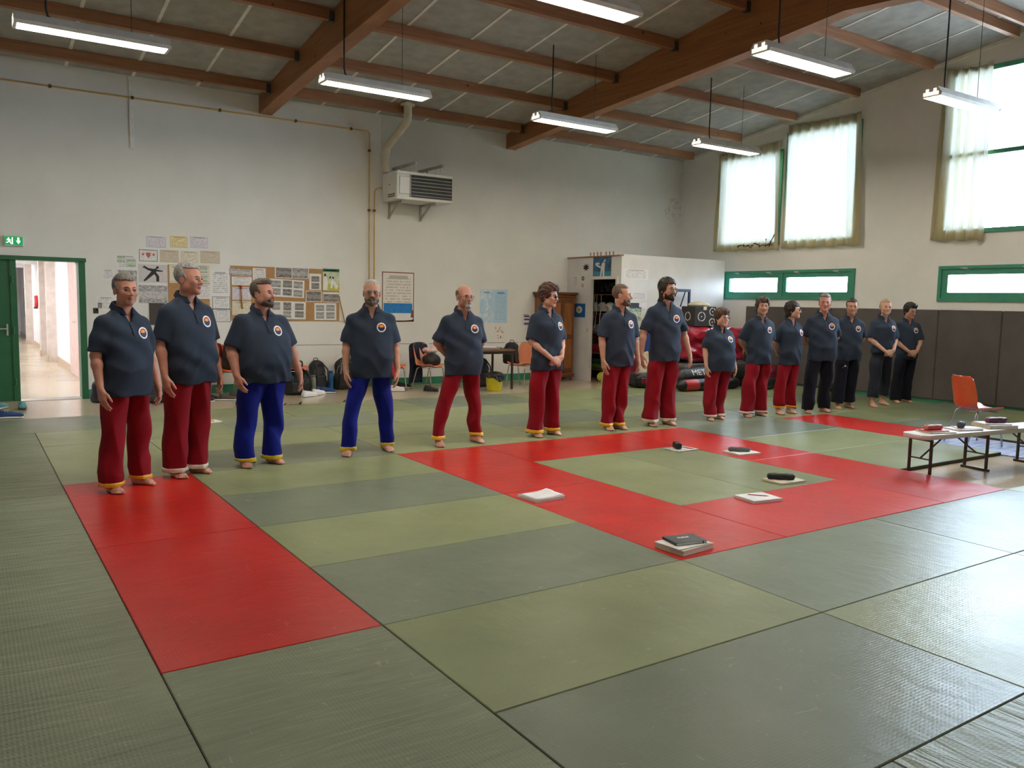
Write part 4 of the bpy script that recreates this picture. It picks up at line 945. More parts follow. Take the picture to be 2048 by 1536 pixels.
PPL = [
 ('person in navy polo and red trousers with yellow cuffs, first in line beside the doorway', (.32, 3.56), (.56, 3.75), 1.726, 14, 27, dict(arms=('hang', 'hang'), tr='red', cuff='yellow', hair=('short', 'grey'), skin='ruddy', belly=.03, girth=1.03, hairline=.072, seed=1, dx=0)),
 ('tallest of the three persons by the notices, navy polo, red trousers with ivory cuffs', (.87, 3.91), (1.07, 4.01), 1.843, 42, 24, dict(arms=('hang', 'hang'), tr='red', cuff='white', hair=('short', 'silver'), skin='ruddy', belly=.05, girth=1.08, fat=.6, hairline=.080, seed=2, dx=0.02, wide=1.06)),
 ('person in navy polo and royal blue trousers standing before the cork board', (1.50, 4.08), (1.78, 4.12), 1.724, 36, 12, dict(arms=('ready', 'wide'), tr='blue', cuff='gold', hair=('quiff', 'pepper'), beard=('full', 'pepper', .012), skin='ruddy', belly=.085, girth=1.22, fat=1.2, arm=1.12, hairline=.082, nod=-4, seed=3, dx=0.03, hem=.45, wide=1.02)),
 ('person in navy polo and royal blue trousers standing wide-legged before the blue chart', (2.55, 4.18), (3.00, 4.24), 1.761, -22, -17, dict(arms=('hang', 'hang'), tr='blue', cuff='gold', hair=('buzz', 'silver'), beard=('full', 'pepper', .006), glasses=1, skin='mid', belly=.04, girth=1.06, hairline=.082, seed=4, dx=0.036, wide=.88)),
 ('person in navy polo and red trousers, wide stance with hands behind, beside the brown table', (3.62, 4.23), (4.10, 4.26), 1.737, 2, -6, dict(arms=('back', 'back'), tr='red', cuff='yellow', hair=('rim', 'pepper'), beard=('goatee', 'silver', .03), glasses=1, skin='ruddy', belly=.036, girth=1.08, seed=5, dx=0.04, wide=.82, leg_hem=.040)),
 ('person in navy polo and red trousers with hands clasped in front of the wooden wardrobe', (4.92, 4.25), (5.20, 4.30), 1.777, 20, 2, dict(arms=('front', 'front'), tr='red', cuff='yellow', hair=('curly', 'auburn'), glasses=1, fem=1., skin='fair', belly=.02, girth=1.02, nod=6, seed=6, dx=-0.01, wide=.98, fringe=.070)),
 ('person in navy polo and red trousers with head turned away before the storage doorway', (6.04, 4.28), (6.22, 4.28), 1.808, 42, -8, dict(arms=('hang', 'hang'), tr='red', cuff='yellow', hair=('crop', 'light'), beard=('full', 'light'), skin='mid', girth=.98, belly=.012, seed=7, dx=0.045, wide=.92)),
 ('tallest person in the line, navy polo and red trousers, before the red crash mats', (6.78, 4.28), (7.05, 4.26), 1.907, 2, -12, dict(arms=('wide', 'wide'), tr='red', cuff='cream', hair=('long', 'dark'), beard=('full', 'dark', .008), glasses=1, skin='mid', girth=1.0, belly=.015, seed=8, dx=0.02, wide=1.05, fringe=.066)),
 ('shortest person in the line, navy polo, red trousers with cream cuffs', (7.88, 4.30), (8.10, 4.34), 1.53, -6, -14, dict(arms=('hang', 'hang'), tr='red', cuff='cream', hair=('mop', 'auburn'), glasses=1, fem=1., skin='fair', belly=.06, girth=1.22, fat=1., hs=1.08, seed=9, dx=0.04, wide=1.1, fringe=.045)),
 ('person in navy polo and loose red trousers with a drawstring, hands behind the back', (8.64, 4.30), (8.93, 4.31), 1.702, -36, -16, dict(arms=('back', 'back'), tr='red', cuff='cream', hair=('mop', 'brown'), skin='mid', girth=1.0, belly=.01, seed=10, dx=0.05, wide=1.12, drawstring=1, fringe=.058)),
 ('person in navy polo and red trousers with yellow cuffs beside the first in black trousers', (9.33, 4.29), (9.58, 4.28), 1.651, 24, -12, dict(arms=('back', 'back'), tr='red', cuff='yellow', hair=('bob', 'dark'), glasses=1, fem=1., skin='fair', girth=1.0, belly=.02, nod=-4, seed=11, dx=0.03, wide=.9, leg_hem=.05, fringe=.052)),
 ('tallest of the four persons in dark trousers, navy polo, hands behind the back', (9.85, 4.18), (10.23, 4.17), 1.779, -50, -30, dict(arms=('back', 'back'), tr='black', hair=('short', 'grey'), skin='ruddy', girth=1.06, belly=.03, seed=12, dx=0.04, wide=1.0, hairline=.080)),
 ('person in navy polo and black trousers with a small white print on the thigh', (10.78, 4.32), (11.05, 4.31), 1.721, -48, -32, dict(arms=('back', 'back'), tr='black', hair=('short', 'dark'), skin='mid', girth=1.0, belly=.015, seed=13, dx=0.05, wide=1.15, leg_hem=.055, thigh_mark=1, hairline=.074)),
 ('person in navy polo and cropped charcoal trousers with bare ankles, hands clasped', (11.54, 4.20), (11.94, 4.27), 1.73, -40, -24, dict(arms=('front', 'front'), tr='charcoal', hair=('tail', 'blond'), fem=1., skin='fair', girth=1.02, belly=.015, seed=14, dx=0, wide=.92, leg_hem=.085, hem=.50)),
 ('last person in the line by the padded wall, navy polo, black trousers, hands clasped', (12.44, 4.36), (12.69, 4.32), 1.678, -18, -28, dict(arms=('front', 'front'), tr='black', hair=('mop', 'black'), glasses=1, skin='mid', girth=.98, belly=.01, nod=10, seed=15, dx=0.05, wide=1.0, fringe=.062)),
]
for lb, A_, B_, H_, hh_, hd_, P_ in PPL: make_person(lb, A_, B_, H_, hh_, hd_, P_)
# ================================================================== ON THE WALLS
def paper_mat(name, base, ink, kind='text', n=14):
    if name in MATS: return MATS[name]
    m = bpy.data.materials.new(name); m.use_nodes = True; nt = m.node_tree; N = nt.nodes; b = N['Principled BSDF']; b.inputs['Roughness'].default_value = .6
    tc = N.new('ShaderNodeTexCoord'); sp = N.new('ShaderNodeSeparateXYZ'); _lnk(nt, tc.outputs['Generated'], sp.inputs[0]); X, Z = sp.outputs['X'], sp.outputs['Z']
    oi = N.new('ShaderNodeObjectInfo')
    def M(op, a, c=None):
        q = N.new('ShaderNodeMath'); q.operation = op
        for i, x in enumerate((a, c)):
            if x is None: continue
            if isinstance(x, (int, float)): q.inputs[i].default_value = x
            else: _lnk(nt, x, q.inputs[i])
        return q.outputs[0]
    def noise(vx, vz, sc, det=2):
        cb = N.new('ShaderNodeCombineXYZ'); _lnk(nt, vx, cb.inputs[0]); _lnk(nt, vz, cb.inputs[2]); _lnk(nt, M('MULTIPLY', oi.outputs['Random'], 50.), cb.inputs[1])
        q = N.new('ShaderNodeTexNoise'); q.inputs['Scale'].default_value = sc; q.inputs['Detail'].default_value = det; _lnk(nt, cb.outputs[0], q.inputs['Vector']); return q.outputs['Fac']
    inb = lambda v, a, c: M('MULTIPLY', M('GREATER_THAN', v, a), M('LESS_THAN', v, c))
    if kind in ('text', 'cert', 'list'):
        zn = M('MULTIPLY', Z, float(n)); row = M('FLOOR', zn); fr = M('FRACT', zn)
        word = M('GREATER_THAN', noise(M('MULTIPLY', X, 9.), M('MULTIPLY', row, 3.7), 1.6), .46)
        f = M('MULTIPLY', M('MULTIPLY', M('GREATER_THAN', fr, .5), word), inb(X, .10, .90)); f = M('MULTIPLY', f, inb(Z, .08, .90)); f = M('MULTIPLY', f, .55)
        ti = M('MULTIPLY', M('MULTIPLY', inb(Z, .86, .93), inb(X, .22, .8)), .7); f = M('MAXIMUM', f, ti)
        if kind == 'cert':
            e = M('MULTIPLY', inb(X, .04, .96), inb(Z, .05, .95)); e2 = M('MULTIPLY', inb(X, .065, .935), inb(Z, .085, .915)); f = M('MAXIMUM', f, M('MULTIPLY', M('SUBTRACT', e, e2), .6))
    else:
        a = noise(X, Z, 9., 5); a = M('MULTIPLY', M('SUBTRACT', a, .32), 2.6)
        row = M('MULTIPLY', inb(Z, .28, .66), noise(X, Z, 26., 1)); f = M('SUBTRACT', a, M('MULTIPLY', row, .7))
    cl = N.new('ShaderNodeClamp'); _lnk(nt, f, cl.inputs['Value'])
    mx = N.new('ShaderNodeMix'); mx.data_type = 'RGBA'; _lnk(nt, cl.outputs[0], mx.inputs[0]); mx.inputs[6].default_value = (*base, 1); mx.inputs[7].default_value = (*ink, 1)
    _lnk(nt, mx.outputs[2], b.inputs['Base Color']); MATS[name] = m; return m
PW = paper_mat('white_print', (.78, .76, .76), (.22, .22, .26), 'text', 13)
PL = paper_mat('lilac_certificate', (.74, .70, .76), (.25, .22, .32), 'cert', 9)
PY_ = paper_mat('yellow_certificate', (.80, .68, .40), (.34, .24, .10), 'cert', 9)
PB = paper_mat('beige_certificate', (.64, .56, .44), (.34, .27, .18), 'cert', 10)
PC = paper_mat('cream_print', (.76, .70, .56), (.3, .27, .2), 'cert', 8)
PN = paper_mat('newsprint', (.58, .56, .56), (.16, .16, .18), 'photo')
PP = paper_mat('team_photo_grey', (.48, .47, .46), (.10, .09, .09), 'photo')
PD = paper_mat('team_photo_dark', (.34, .31, .30), (.045, .04, .04), 'photo')
PG = paper_mat('green_photo', (.62, .68, .55), (.08, .20, .12), 'photo')
PM = paper_mat('blue_map_print', (.42, .62, .80), (.74, .80, .84), 'photo')
PT = paper_mat('pale_blue_list', (.46, .66, .80), (.20, .34, .50), 'list', 26)
PS = paper_mat('alphabet_chart', (.76, .72, .64), (.34, .32, .32), 'list', 17)
def flat(col, rough=.6): return mat('ink_%d_%d_%d' % tuple(int(c*255) for c in col), col, rough=rough, var=.04)
def bw(x0, y0, x1, y1):
    a, c = onY(x0, y0), onY(x1, y1); return a[0], c[0], c[2], a[2]
def f1(x0, y0, x1, y1):      # the storage booth's narrow side, X = 10.118
    a, c = onX(x0, y0, 10.118), onX(x1, y1, 10.118); return a[1], c[1], c[2], a[2]
def f2(x0, y0, x1, y1):
    a, c = onY(x0, y0, 8.793), onY(x1, y1, 8.793); return a[0], c[0], c[2], a[2]
def sheet(px, m, label, cat='paper', name='paper', plane='b', t=.0018, off=.001, parent=None, tilt=0., group=None):
    u0, u1, z0, z1 = {'b': bw, '1': f1, '2': f2}[plane](*px); w = abs(u1-u0); h = z1-z0
    o = MB().box(-w/2, w/2, -t, 0, -h/2, h/2).build(name, m)
    zc = (z0+z1)/2; uc = (u0+u1)/2
    if plane == 'b': o.location = (uc, YW-off, zc); o.rotation_euler = (0, tilt, 0)
    elif plane == '2': o.location = (uc, 8.793-off, zc); o.rotation_euler = (0, tilt, 0)
    else: o.location = (10.118-off, uc, zc); o.rotation_euler = (0, tilt, R(-90))
    if label: tag(o, label, cat, group)
    return o
def sub(o, x0, x1, z0, z1, m, name, d=.0025):
    """flat print on a sheet, in fractions of it"""
    bb = [v.co for v in o.data.vertices]; w = max(v[0] for v in bb)*2; h = max(v[2] for v in bb)*2; y = min(v[1] for v in bb)
    return MB().box((x0-.5)*w, (x1-.5)*w, y-d+.0018, y+.0004, (z0-.5)*h, (z1-.5)*h).build(name, m, o)
def shape(o, pts, m, name, d=.0012):
    bb = [v.co for v in o.data.vertices]; w = max(v[0] for v in bb)*2; h = max(v[2] for v in bb)*2; y = min(v[1] for v in bb)
    b = MB()
    for poly in pts: b.prism([((a-.5)*w, (c-.5)*h) for a, c in poly], lambda a, c, t: (a, t, c), y-d, y-.0002)
    return b.build(name, m, o)
NG = 'papers pinned to the back wall'
sheet((291, 471, 333, 497), PL, 'lilac certificate at the top of the wall papers, beside the yellow one', group=NG)
sheet((339, 471, 376, 497), PY_, 'yellow certificate with a thin border in the top row of papers', group=NG)
sheet((379, 472, 417, 498), PL, 'lilac certificate at the end of the top row, past the yellow one', group=NG)
o = sheet((276, 497, 317, 525), paper_mat('white_plain_print', (.80, .79, .78), (.4, .4, .42), 'text', 16), 'white certificate with red emblem and dark border', group=NG)
shape(o, [[(.04, .05), (.96, .05), (.96, .09), (.04, .09)], [(.04, .91), (.96, .91), (.96, .95), (.04, .95)], [(.04, .05), (.07, .05), (.07, .95), (.04, .95)], [(.93, .05), (.96, .05), (.96, .95), (.93, .95)]], flat((.10, .08, .10)), 'border')
shape(o, [[(.38, .72), (.62, .72), (.6, .5), (.5, .28), (.4, .5)], [(.16, .58), (.24, .70), (.31, .58), (.24, .48)], [(.69, .58), (.76, .70), (.84, .58), (.76, .48)]], flat((.50, .10, .07)), 'emblem')
sheet((319, 499, 358, 526), PB, 'brownish certificate beside the red emblem certificate', group=NG)
sheet((360, 501, 397, 527), PC, 'cream certificate above the person with ivory cuffs', group=NG)
sheet((400, 501, 440, 528), PB, 'beige certificate ending the second row of papers', group=NG)
o = sheet((232, 509, 274, 538), PW, 'white leaflet with two green pictures near the doorway', group=NG)
sub(o, .04, .42, .45, .92, PG, 'picture'); sub(o, .48, .95, .15, .70, PG, 'picture')
o = sheet((276, 528, 336, 566), mat('poster_pale', (.56, .55, .58), rough=.5, var=.10, vscale=9, col2=(.66, .58, .58)), 'poster of a black-clad fighter lunging, below the red emblem certificate', 'poster', 'poster', group=NG)
INK = flat((.02, .02, .02))
shape(o, [[(.13, .80), (.20, .93), (.34, .80), (.52, .76), (.60, .80), (.62, .62), (.44, .62), (.30, .70), (.18, .82)], [(.44, .62), (.62, .66), (.56, .50), (.30, .16), (.20, .05), (.17, .12), (.30, .36)], [(.52, .52), (.60, .58), (.70, .36), (.70, .06), (.60, .06), (.60, .32)], [(.58, .74), (.82, .68), (.84, .62), (.60, .62)], [(.58, .78), (.62, .90), (.68, .92), (.70, .82), (.64, .76)]], INK, 'fighter_print')
sheet((236, 540, 275, 590), PN, 'grey photo print partly hidden behind the first person', group=NG)
sheet((204, 538, 228, 560), PW, 'small pale sheet nearest to the doorway', group=NG)
o = sheet((192, 592, 231, 622), PW, 'pale notice beside the collar of the first person', group=NG); sub(o, .08, .3, .2, .55, PD, 'picture')
sheet((186, 616, 197, 627), INK, 'small black label low beside the doorway', 'label', 'label')
sheet((277, 570, 335, 607), PN, 'newspaper page below the fighter poster', group=NG)
sheet((298, 606, 330, 650), mat('dark_board', (.05, .04, .035), rough=.6), 'dark brown board behind the person with ivory cuffs', 'board', 'board', t=.01)
o = sheet((336, 529, 420, 640), mat('pinboard_cork', srgb(176, 134, 88), rough=.9, var=.12, vscale=60, bump=.3, bscale=200), 'narrow cork pinboard behind the head of the person with ivory cuffs', 'board', 'pinboard', t=.012)
for lb, px, m in (('yellowish sheet with two green pictures on the narrow pinboard', (391, 529, 419, 567), PC), ('white sheet low on the narrow pinboard beside a shoulder', (393, 568, 421, 598), PW), ('pale sheet on the narrow pinboard behind an ear', (338, 530, 362, 566), PC)):
    s_ = sheet(px, m, lb, off=.014, group=NG)
    if 'two green' in lb: sub(s_, .15, .85, .55, .85, PG, 'picture'); sub(s_, .12, .82, .08, .42, PG, 'picture')
sheet((421, 540, 459, 592), PW, 'tall white list between the two pinboards', off=.002, group=NG)
for lb, px in (('black-edged white form, upper one beside the cork board', (425, 593, 460, 618)), ('black-edged white form, lower one beside the cork board', (425, 618, 461, 644))):
    s_ = sheet(px, PW, lb, group=NG); shape(s_, [[(0, 0), (1, 0), (1, .03), (0, .03)], [(0, .97), (1, .97), (1, 1), (0, 1)], [(0, 0), (.02, 0), (.02, 1), (0, 1)], [(.98, 0), (1, 0), (1, 1), (.98, 1)]], INK, 'border')
# ---- cork board
cb = sheet((461, 531, 678, 642), MATS['pinboard_cork'], 'large cork board covered with team photos behind the blue-trousered persons', 'board', 'cork_board', t=.012)
fm = MB(); w = .0
CG = 'sheets on the cork board'
sheet((459, 537, 503, 552), PN, 'newspaper clipping at the cork board top corner', off=.014, tilt=R(3), group=CG)
sheet((463, 553, 503, 571), PW, 'white cutting just below the newspaper clipping', off=.014, group=CG)
sheet((505, 536, 531, 564), PW, 'upright white letter pinned near the top of the cork board', off=.014, group=CG)
sheet((464, 574, 502, 600), PL, 'pale lilac sheet behind the wooden stick on the cork board', off=.014, group=CG)
sheet((464, 602, 502, 630), PC, 'cream certificate at the bottom of the cork board', off=.014, group=CG)
def photos(px, cells, lb, m, tilt=0.):
    s_ = sheet(px, mat('photo_paper', (.76, .75, .73), rough=.4), lb, 'photo sheet', 'photo_sheet', off=.014, tilt=tilt, group='photo sheets on the cork board')
    for i, (x0, x1, z0, z1) in enumerate(cells): sub(s_, x0, x1, z0, z1, m[i % len(m)], 'photo')
photos((549, 534, 617, 558), [(.03, .49, .06, .95), (.51, .98, .04, .97)], 'strip of two group photos at the cork board top edge', [PD, PP])
photos((538, 558, 608, 595), [(.05, .32, .54, .9), (.38, .64, .55, .95), (.69, .95, .54, .92), (.05, .32, .1, .46), (.38, .64, .1, .46), (.69, .95, .06, .44)], 'sheet of six grey team photos', [PP, PD, PP], R(2))
photos((618, 547, 642, 580), [(.17, .83, .5, .84), (.17, .83, .06, .42)], 'upright sheet with two dark photos', [PD])
photos((611, 581, 643, 604), [(.04, .96, .06, .94)], 'dark framed team photo below the upright sheet', [PD])
photos((645, 584, 677, 605), [(.03, .97, .06, .80)], 'dark team photo below the green judo poster', [PD])
photos((540, 602, 611, 638), [(.05, .27, .5, .92), (.36, .58, .48, .94), (.69, .94, .52, .9), (.36, .58, .08, .44), (.69, .94, .1, .45)], 'sheet of five photos low on the cork board', [PP, PD, PD], R(1))
photos((628, 606, 672, 640), [(.08, .44, .54, .88), (.54, .92, .54, .9), (.08, .44, .08, .46), (.54, .92, .08, .46)], 'sheet of four pale photos at the lower cork board corner', [PP])
o = sheet((645, 537, 678, 582), mat('judo_poster_print', (.55, .60, .42), rough=.5, var=.15, vscale=12), 'green and yellow martial arts poster at the cork board corner', 'poster', 'poster', off=.015)
sub(o, 0, 1, .86, 1, flat(srgb(30, 110, 80)), 'title_band'); sub(o, .12, .88, .90, .94, flat((.75, .78, .7)), 'title_line'); sub(o, .32, 1, .02, .32, flat(srgb(200, 190, 50)), 'colour_field')
shape(o, [[(.02, .04), (.22, .02), (.30, .30), (.26, .62), (.12, .66), (.02, .56)], [(.45, .14), (.56, .10), (.66, .40), (.60, .56), (.48, .42)], [(.72, .10), (.86, .08), (.95, .24), (.70, .46), (.60, .42)]], flat((.78, .78, .74)), 'fighter_print')
shape(o, [[(.08, .66), (.18, .66), (.20, .76), (.08, .77)], [(.40, .56), (.50, .58), (.48, .66), (.40, .65)], [(.56, .57), (.66, .54), (.66, .63), (.57, .65)]], INK, 'hair_print')
def wallstick(a, c, r, lb, cap=None):
    A_, C_ = onY(*a, YW-.03), onY(*c, YW-.03); t = thing('wooden_stick', lb, 'stick', tuple(C_))
    MB().cyl((0, 0, 0), tuple(A_-C_), r, n=8).build('shaft', mat('stick_wood', srgb(196, 150, 90), rough=.5), t, True)
    if cap: d = (A_-C_); MB().cyl(tuple(d*.85), tuple(d*1.005), r*1.35, n=8).build('red_tip', mat('red_tip_paint', srgb(180, 50, 36), rough=.5), t, True)
wallstick((482, 571), (485, 618), .014, 'red-tipped wooden stick hanging upright on the cork board', 1)
wallstick((678, 592), (690, 646), .011, 'plain wooden stick leaning beside the cork board edge')
# ---- chart with the blue block
o = sheet((764, 543, 827, 643), PS, 'framed letter chart with a bright blue block', 'chart', 'wall_chart', t=.006)
sub(o, .05, .95, .17, .37, mat('blue_block_print', srgb(30, 125, 196), rough=.5, var=.2, vscale=40), 'blue_block', .004); sub(o, .05, .95, .04, .165, flat((.78, .76, .74)), 'white_field', .003)
shape(o, [[(0, 0), (1, 0), (1, .02), (0, .02)], [(0, .98), (1, .98), (1, 1), (0, 1)], [(0, 0), (.02, 0), (.02, 1), (0, 1)], [(.98, 0), (1, 0), (1, 1), (.98, 1)], [(.30, 0), (1, 0), (1, .06), (.92, .03)], [(.90, .08), (.98, .08), (.98, .24), (.92, .22)]], flat(srgb(130, 82, 64)), 'frame', .006)
o = sheet((960, 578, 986, 646), PM, 'pale blue map print beside the list of the same blue', 'poster', 'map_poster'); shape(o, [[(.48, .58), (.66, .72), (.58, .60), (.62, .52), (.50, .50), (.40, .54)], [(.52, .46), (.80, .52), (.60, .40), (.40, .34)], [(.42, .30), (.66, .28), (.48, .16), (.34, .18)]], flat((.72, .76, .76)), 'land_print'); sub(o, .3, .7, .88, .93, flat((.25, .38, .5)), 'title')
o = sheet((988, 579, 1014, 646), PT, 'pale blue text list beside the map', 'poster', 'list_poster'); sub(o, .3, .7, .88, .93, flat((.2, .3, .42)), 'title')
o = sheet((989, 649, 1008, 679), flat((.78, .74, .68)), 'small white sheet dotted with dark stamps below the blue list', 'paper', 'stamp_sheet', tilt=R(-3))
rg = random.Random(3)
shape(o, [[(x+.05*math.cos(a), z+.035*math.sin(a)) for a in np.linspace(0, 6.283, 7)[:-1]] for x, z in [(rg.uniform(.12, .88), rg.uniform(.08, .92)) for _ in range(13)]], INK, 'stamp_marks')
o = sheet((1042, 626, 1059, 655), PW, 'small leaflet with purple bands between blue list and wardrobe', 'paper', 'leaflet')
for z in (.2, .5, .72): sub(o, .35, .95, z, z+.12, flat(srgb(84, 60, 120)), 'band')
# ---- exit sign over the door
t = thing('exit_sign', 'lit green emergency exit sign above the doorway', 'sign', (.035, YW, 2.30))
MB().rbox(-.125, .125, -.05, 0, -.075, .075, .008).build('housing', mat('sign_housing', (.72, .72, .70), rough=.4), t)
MB().box(-.112, .112, -.053, -.049, -.06, .06).build('green_face', mat('sign_green', srgb(20, 110, 60), rough=.4, emit=(srgb(20, 150, 80), .7)), t)
M_SIGNW = mat('sign_white', (.85, .9, .86), rough=.4, emit=((.7, 1., .85), 1.6))
rm = MB()
for poly in ([(-.075, .035), (-.062, .042), (-.055, .033), (-.066, .026)], [(-.078, .022), (-.055, .026), (-.045, .0), (-.066, -.008)], [(-.09, .012), (-.074, .02), (-.07, .012), (-.086, .0)], [(-.052, .02), (-.034, .006), (-.037, 0.), (-.055, .012)], [(-.066, -.004), (-.05, -.002), (-.040, -.022), (-.026, -.046), (-.036, -.048), (-.052, -.024)], [(-.066, -.006), (-.058, -.016), (-.074, -.034), (-.098, -.034), (-.098, -.026), (-.078, -.024)], [(-.025, .045), (-.012, .045), (-.012, -.05), (-.025, -.05)]):
    rm.prism(poly, lambda a, c, q: (a, q, c), -.055, -.0525)
rm.build('running_figure', M_SIGNW, t)
MB().prism([(.045, .045), (.068, .045), (.068, .0), (.085, .0), (.0565, -.045), (.028, .0), (.045, .0)], lambda a, c, q: (a, q, c), -.055, -.0525).build('arrow', M_SIGNW, t)
# ---- gas pipes painted yellow
M_PIPE = mat('ochre_pipe_paint', srgb(212, 176, 110), rough=.4); M_CLIP = mat('pipe_clip_brass', srgb(120, 84, 40), rough=.4, metal=.5)
def bend(pts, r=.06, n=5):
    out = [Vector(pts[0])]
    for a, b, c in zip(pts, pts[1:], pts[2:]):
        a, b, c = Vector(a), Vector(b), Vector(c); u = (a-b).normalized(); v = (c-b).normalized(); p, q = b+u*r, b+v*r
        for i in range(n+1):
            s = i/n; out.append(p*(1-s)**2+b*2*s*(1-s)+q*s*s)
    return out+[Vector(pts[-1])]
yp = YW-.035
t = thing('gas_pipe', 'ochre gas pipe running along the wall under the ceiling and down beside the heater', 'pipe', (5.56, yp, ZF))
MB().tube(bend([(-8.5, 0, 4.59), (0, 0, 4.585), (0, 0, 0)]), .013, 8).build('tube', M_PIPE, t, True)
for x in (-5.0, -3.9, -2.6, -1.35, -.35): MB().rbox(x-.02, x+.02, -.02, .034, 4.565, 4.61, .005).build('pipe_clip', M_CLIP, t)
for z in (4.25, 3.2, 1.85, 1.05): MB().rbox(-.02, .02, -.02, .034, z-.02, z+.02, .005).build('pipe_clip', M_CLIP, t)
t = thing('gas_pipe', 'short ochre gas pipe curving out of the heater and down the wall', 'pipe', (5.66, yp, ZF))
MB().tube(bend([(.20, .0, 3.62), (0, 0, 3.60), (0, 0, 0)], .10), .013, 8).build('tube', M_PIPE, t, True)
for z in (3.2, 1.85, 1.05): MB().rbox(-.02, .02, -.02, .034, z-.02, z+.02, .005).build('pipe_clip', M_CLIP, t)
# ---- air heater
M_HW = mat('heater_enamel', (.74, .73, .70), rough=.35, var=.03); M_HG = mat('heater_grey', (.40, .39, .37), rough=.45); M_HD = mat('heater_dark', (.03, .03, .03), rough=.6)
t = thing('air_heater', 'white gas air heater with louvres high on the back wall', 'heater', (5.80, 9.85, 3.33))
MB().rbox(0, 1.12, .02, .60, 0, .49, .012).build('casing', M_HW, t)
MB().rbox(.0, 1.12, -.004, .03, .0, .05, .006).rbox(0, 1.12, -.004, .03, .44, .49, .006).rbox(0, .035, -.004, .03, .05, .44, .006).build('front_frame', M_HW, t)
MB().box(.275, 1.105, .0, .03, .055, .435).build('louvre_recess', M_HD, t)
for i in range(6):
    z = .075+i*.06; p = MB(); p.M = Matrix.Translation((.69, .012, z+.02)) @ Matrix.Rotation(R(38), 4, 'X'); p.box(-.405, .405, -.030, .030, -.004, .004); p.build('louvre_blade', M_HG, t)
MB().rbox(.045, .255, -.008, .02, .09, .40, .03).build('access_panel', M_HW, t); MB().box(.255, .275, -.006, .02, .05, .44).build('louvre_frame', M_HG, t)
for z in (.05, .085): MB().box(-.003, .004, .08, .36, z, z+.018).build('vent_slot', M_HD, t)
MB().cyl((-.004, .30, .27), (.004, .30, .27), .014).build('knob', M_HD, t)
for x in (.14, .78): MB().box(x, x+.035, .10, .62, -.04, .0).box(x, x+.035, .62, .66, -.30, 0).prism([(.62, -.28), (.62, -.22), (.30, -.035), (.24, -.035)], lambda a, c, q: (q, a, c), x+.008, x+.027).build('wall_bracket', mat('galvanised_bracket', (.45, .43, .40), rough=.5, metal=.5), t)
for x in (.20, .72):
    r_ = MB().rbox(x, x+.045, -.30, .62, .58, .625, .004).cyl((x+.02, -.22, .49), (x+.02, -.22, .58), .004, n=5).cyl((x+.02, -.05, .49), (x+.02, -.05, .58), .004, n=5).rbox(x, x+.03, .25, .28, .49, .58, .003).rbox(x, x+.03, .42, .45, .49, .58, .003); r_.build('top_rail', MATS['galvanised_bracket'], t)
t = thing('flue_pipe', 'cream flue pipe with two elbows rising from the heater to the ceiling', 'pipe', (5.80, 10.30, 3.80))
M_FL = mat('flue_cream', srgb(214, 206, 184), rough=.35)
pa, pb, pc, pd = Vector((0, 0, .03)), Vector((0, 0, .46)), Vector((.18, -.49, .88)), Vector((.18, -.49, 1.19))
MB().tube(bend([pa, pb, pc, pd], .06, 5), .072, 14).build('tube', M_FL, t, 40)
for p, d in ((pb+Vector((0, 0, -.1)), Vector((0, 0, 1))), (pb+(pc-pb).normalized()*.12, (pc-pb).normalized()), (pc+(pb-pc).normalized()*.12, (pc-pb).normalized()), (pc+Vector((0, 0, .1)), Vector((0, 0, 1)))):
    MB().cyl(p-d*.012, p+d*.012, .079, n=14).build('joint_ring', M_FL, t, 40)
MB().cyl(pd+Vector((0, 0, -.06)), pd+Vector((0, 0, -.03)), .125, n=18).build('ceiling_collar', M_FL, t, 40)
# ---- curtains
def curtain_mat():
    m = bpy.data.materials.new('cream_curtain_cloth'); m.use_nodes = True; nt = m.node_tree; N = nt.nodes; N.clear()
    o = N.new('ShaderNodeOutputMaterial'); d = N.new('ShaderNodeBsdfDiffuse'); tr = N.new('ShaderNodeBsdfTranslucent'); mx = N.new('ShaderNodeMixShader'); mx.inputs[0].default_value = .55
    tc = N.new('ShaderNodeTexCoord'); nz = N.new('ShaderNodeTexNoise'); nz.inputs['Scale'].default_value = 3.; nz.inputs['Detail'].default_value = 5; _lnk(nt, tc.outputs['Object'], nz.inputs['Vector'])
    cr = N.new('ShaderNodeValToRGB'); cr.color_ramp.elements[0].color = (*srgb(206, 186, 132), 1); cr.color_ramp.elements[1].color = (*srgb(226, 210, 164), 1); _lnk(nt, nz.outputs['Fac'], cr.inputs['Fac'])
    _lnk(nt, cr.outputs['Color'], d.inputs['Color']); tr.inputs['Color'].default_value = (.80, .83, .84, 1)
    _lnk(nt, d.outputs[0], mx.inputs[1]); _lnk(nt, tr.outputs[0], mx.inputs[2]); _lnk(nt, mx.outputs[0], o.inputs['Surface']); return m
M_CURT = curtain_mat(); M_BURN = mat('burnt_brown_stain', srgb(96, 62, 34), rough=.9, var=.3, vscale=20)
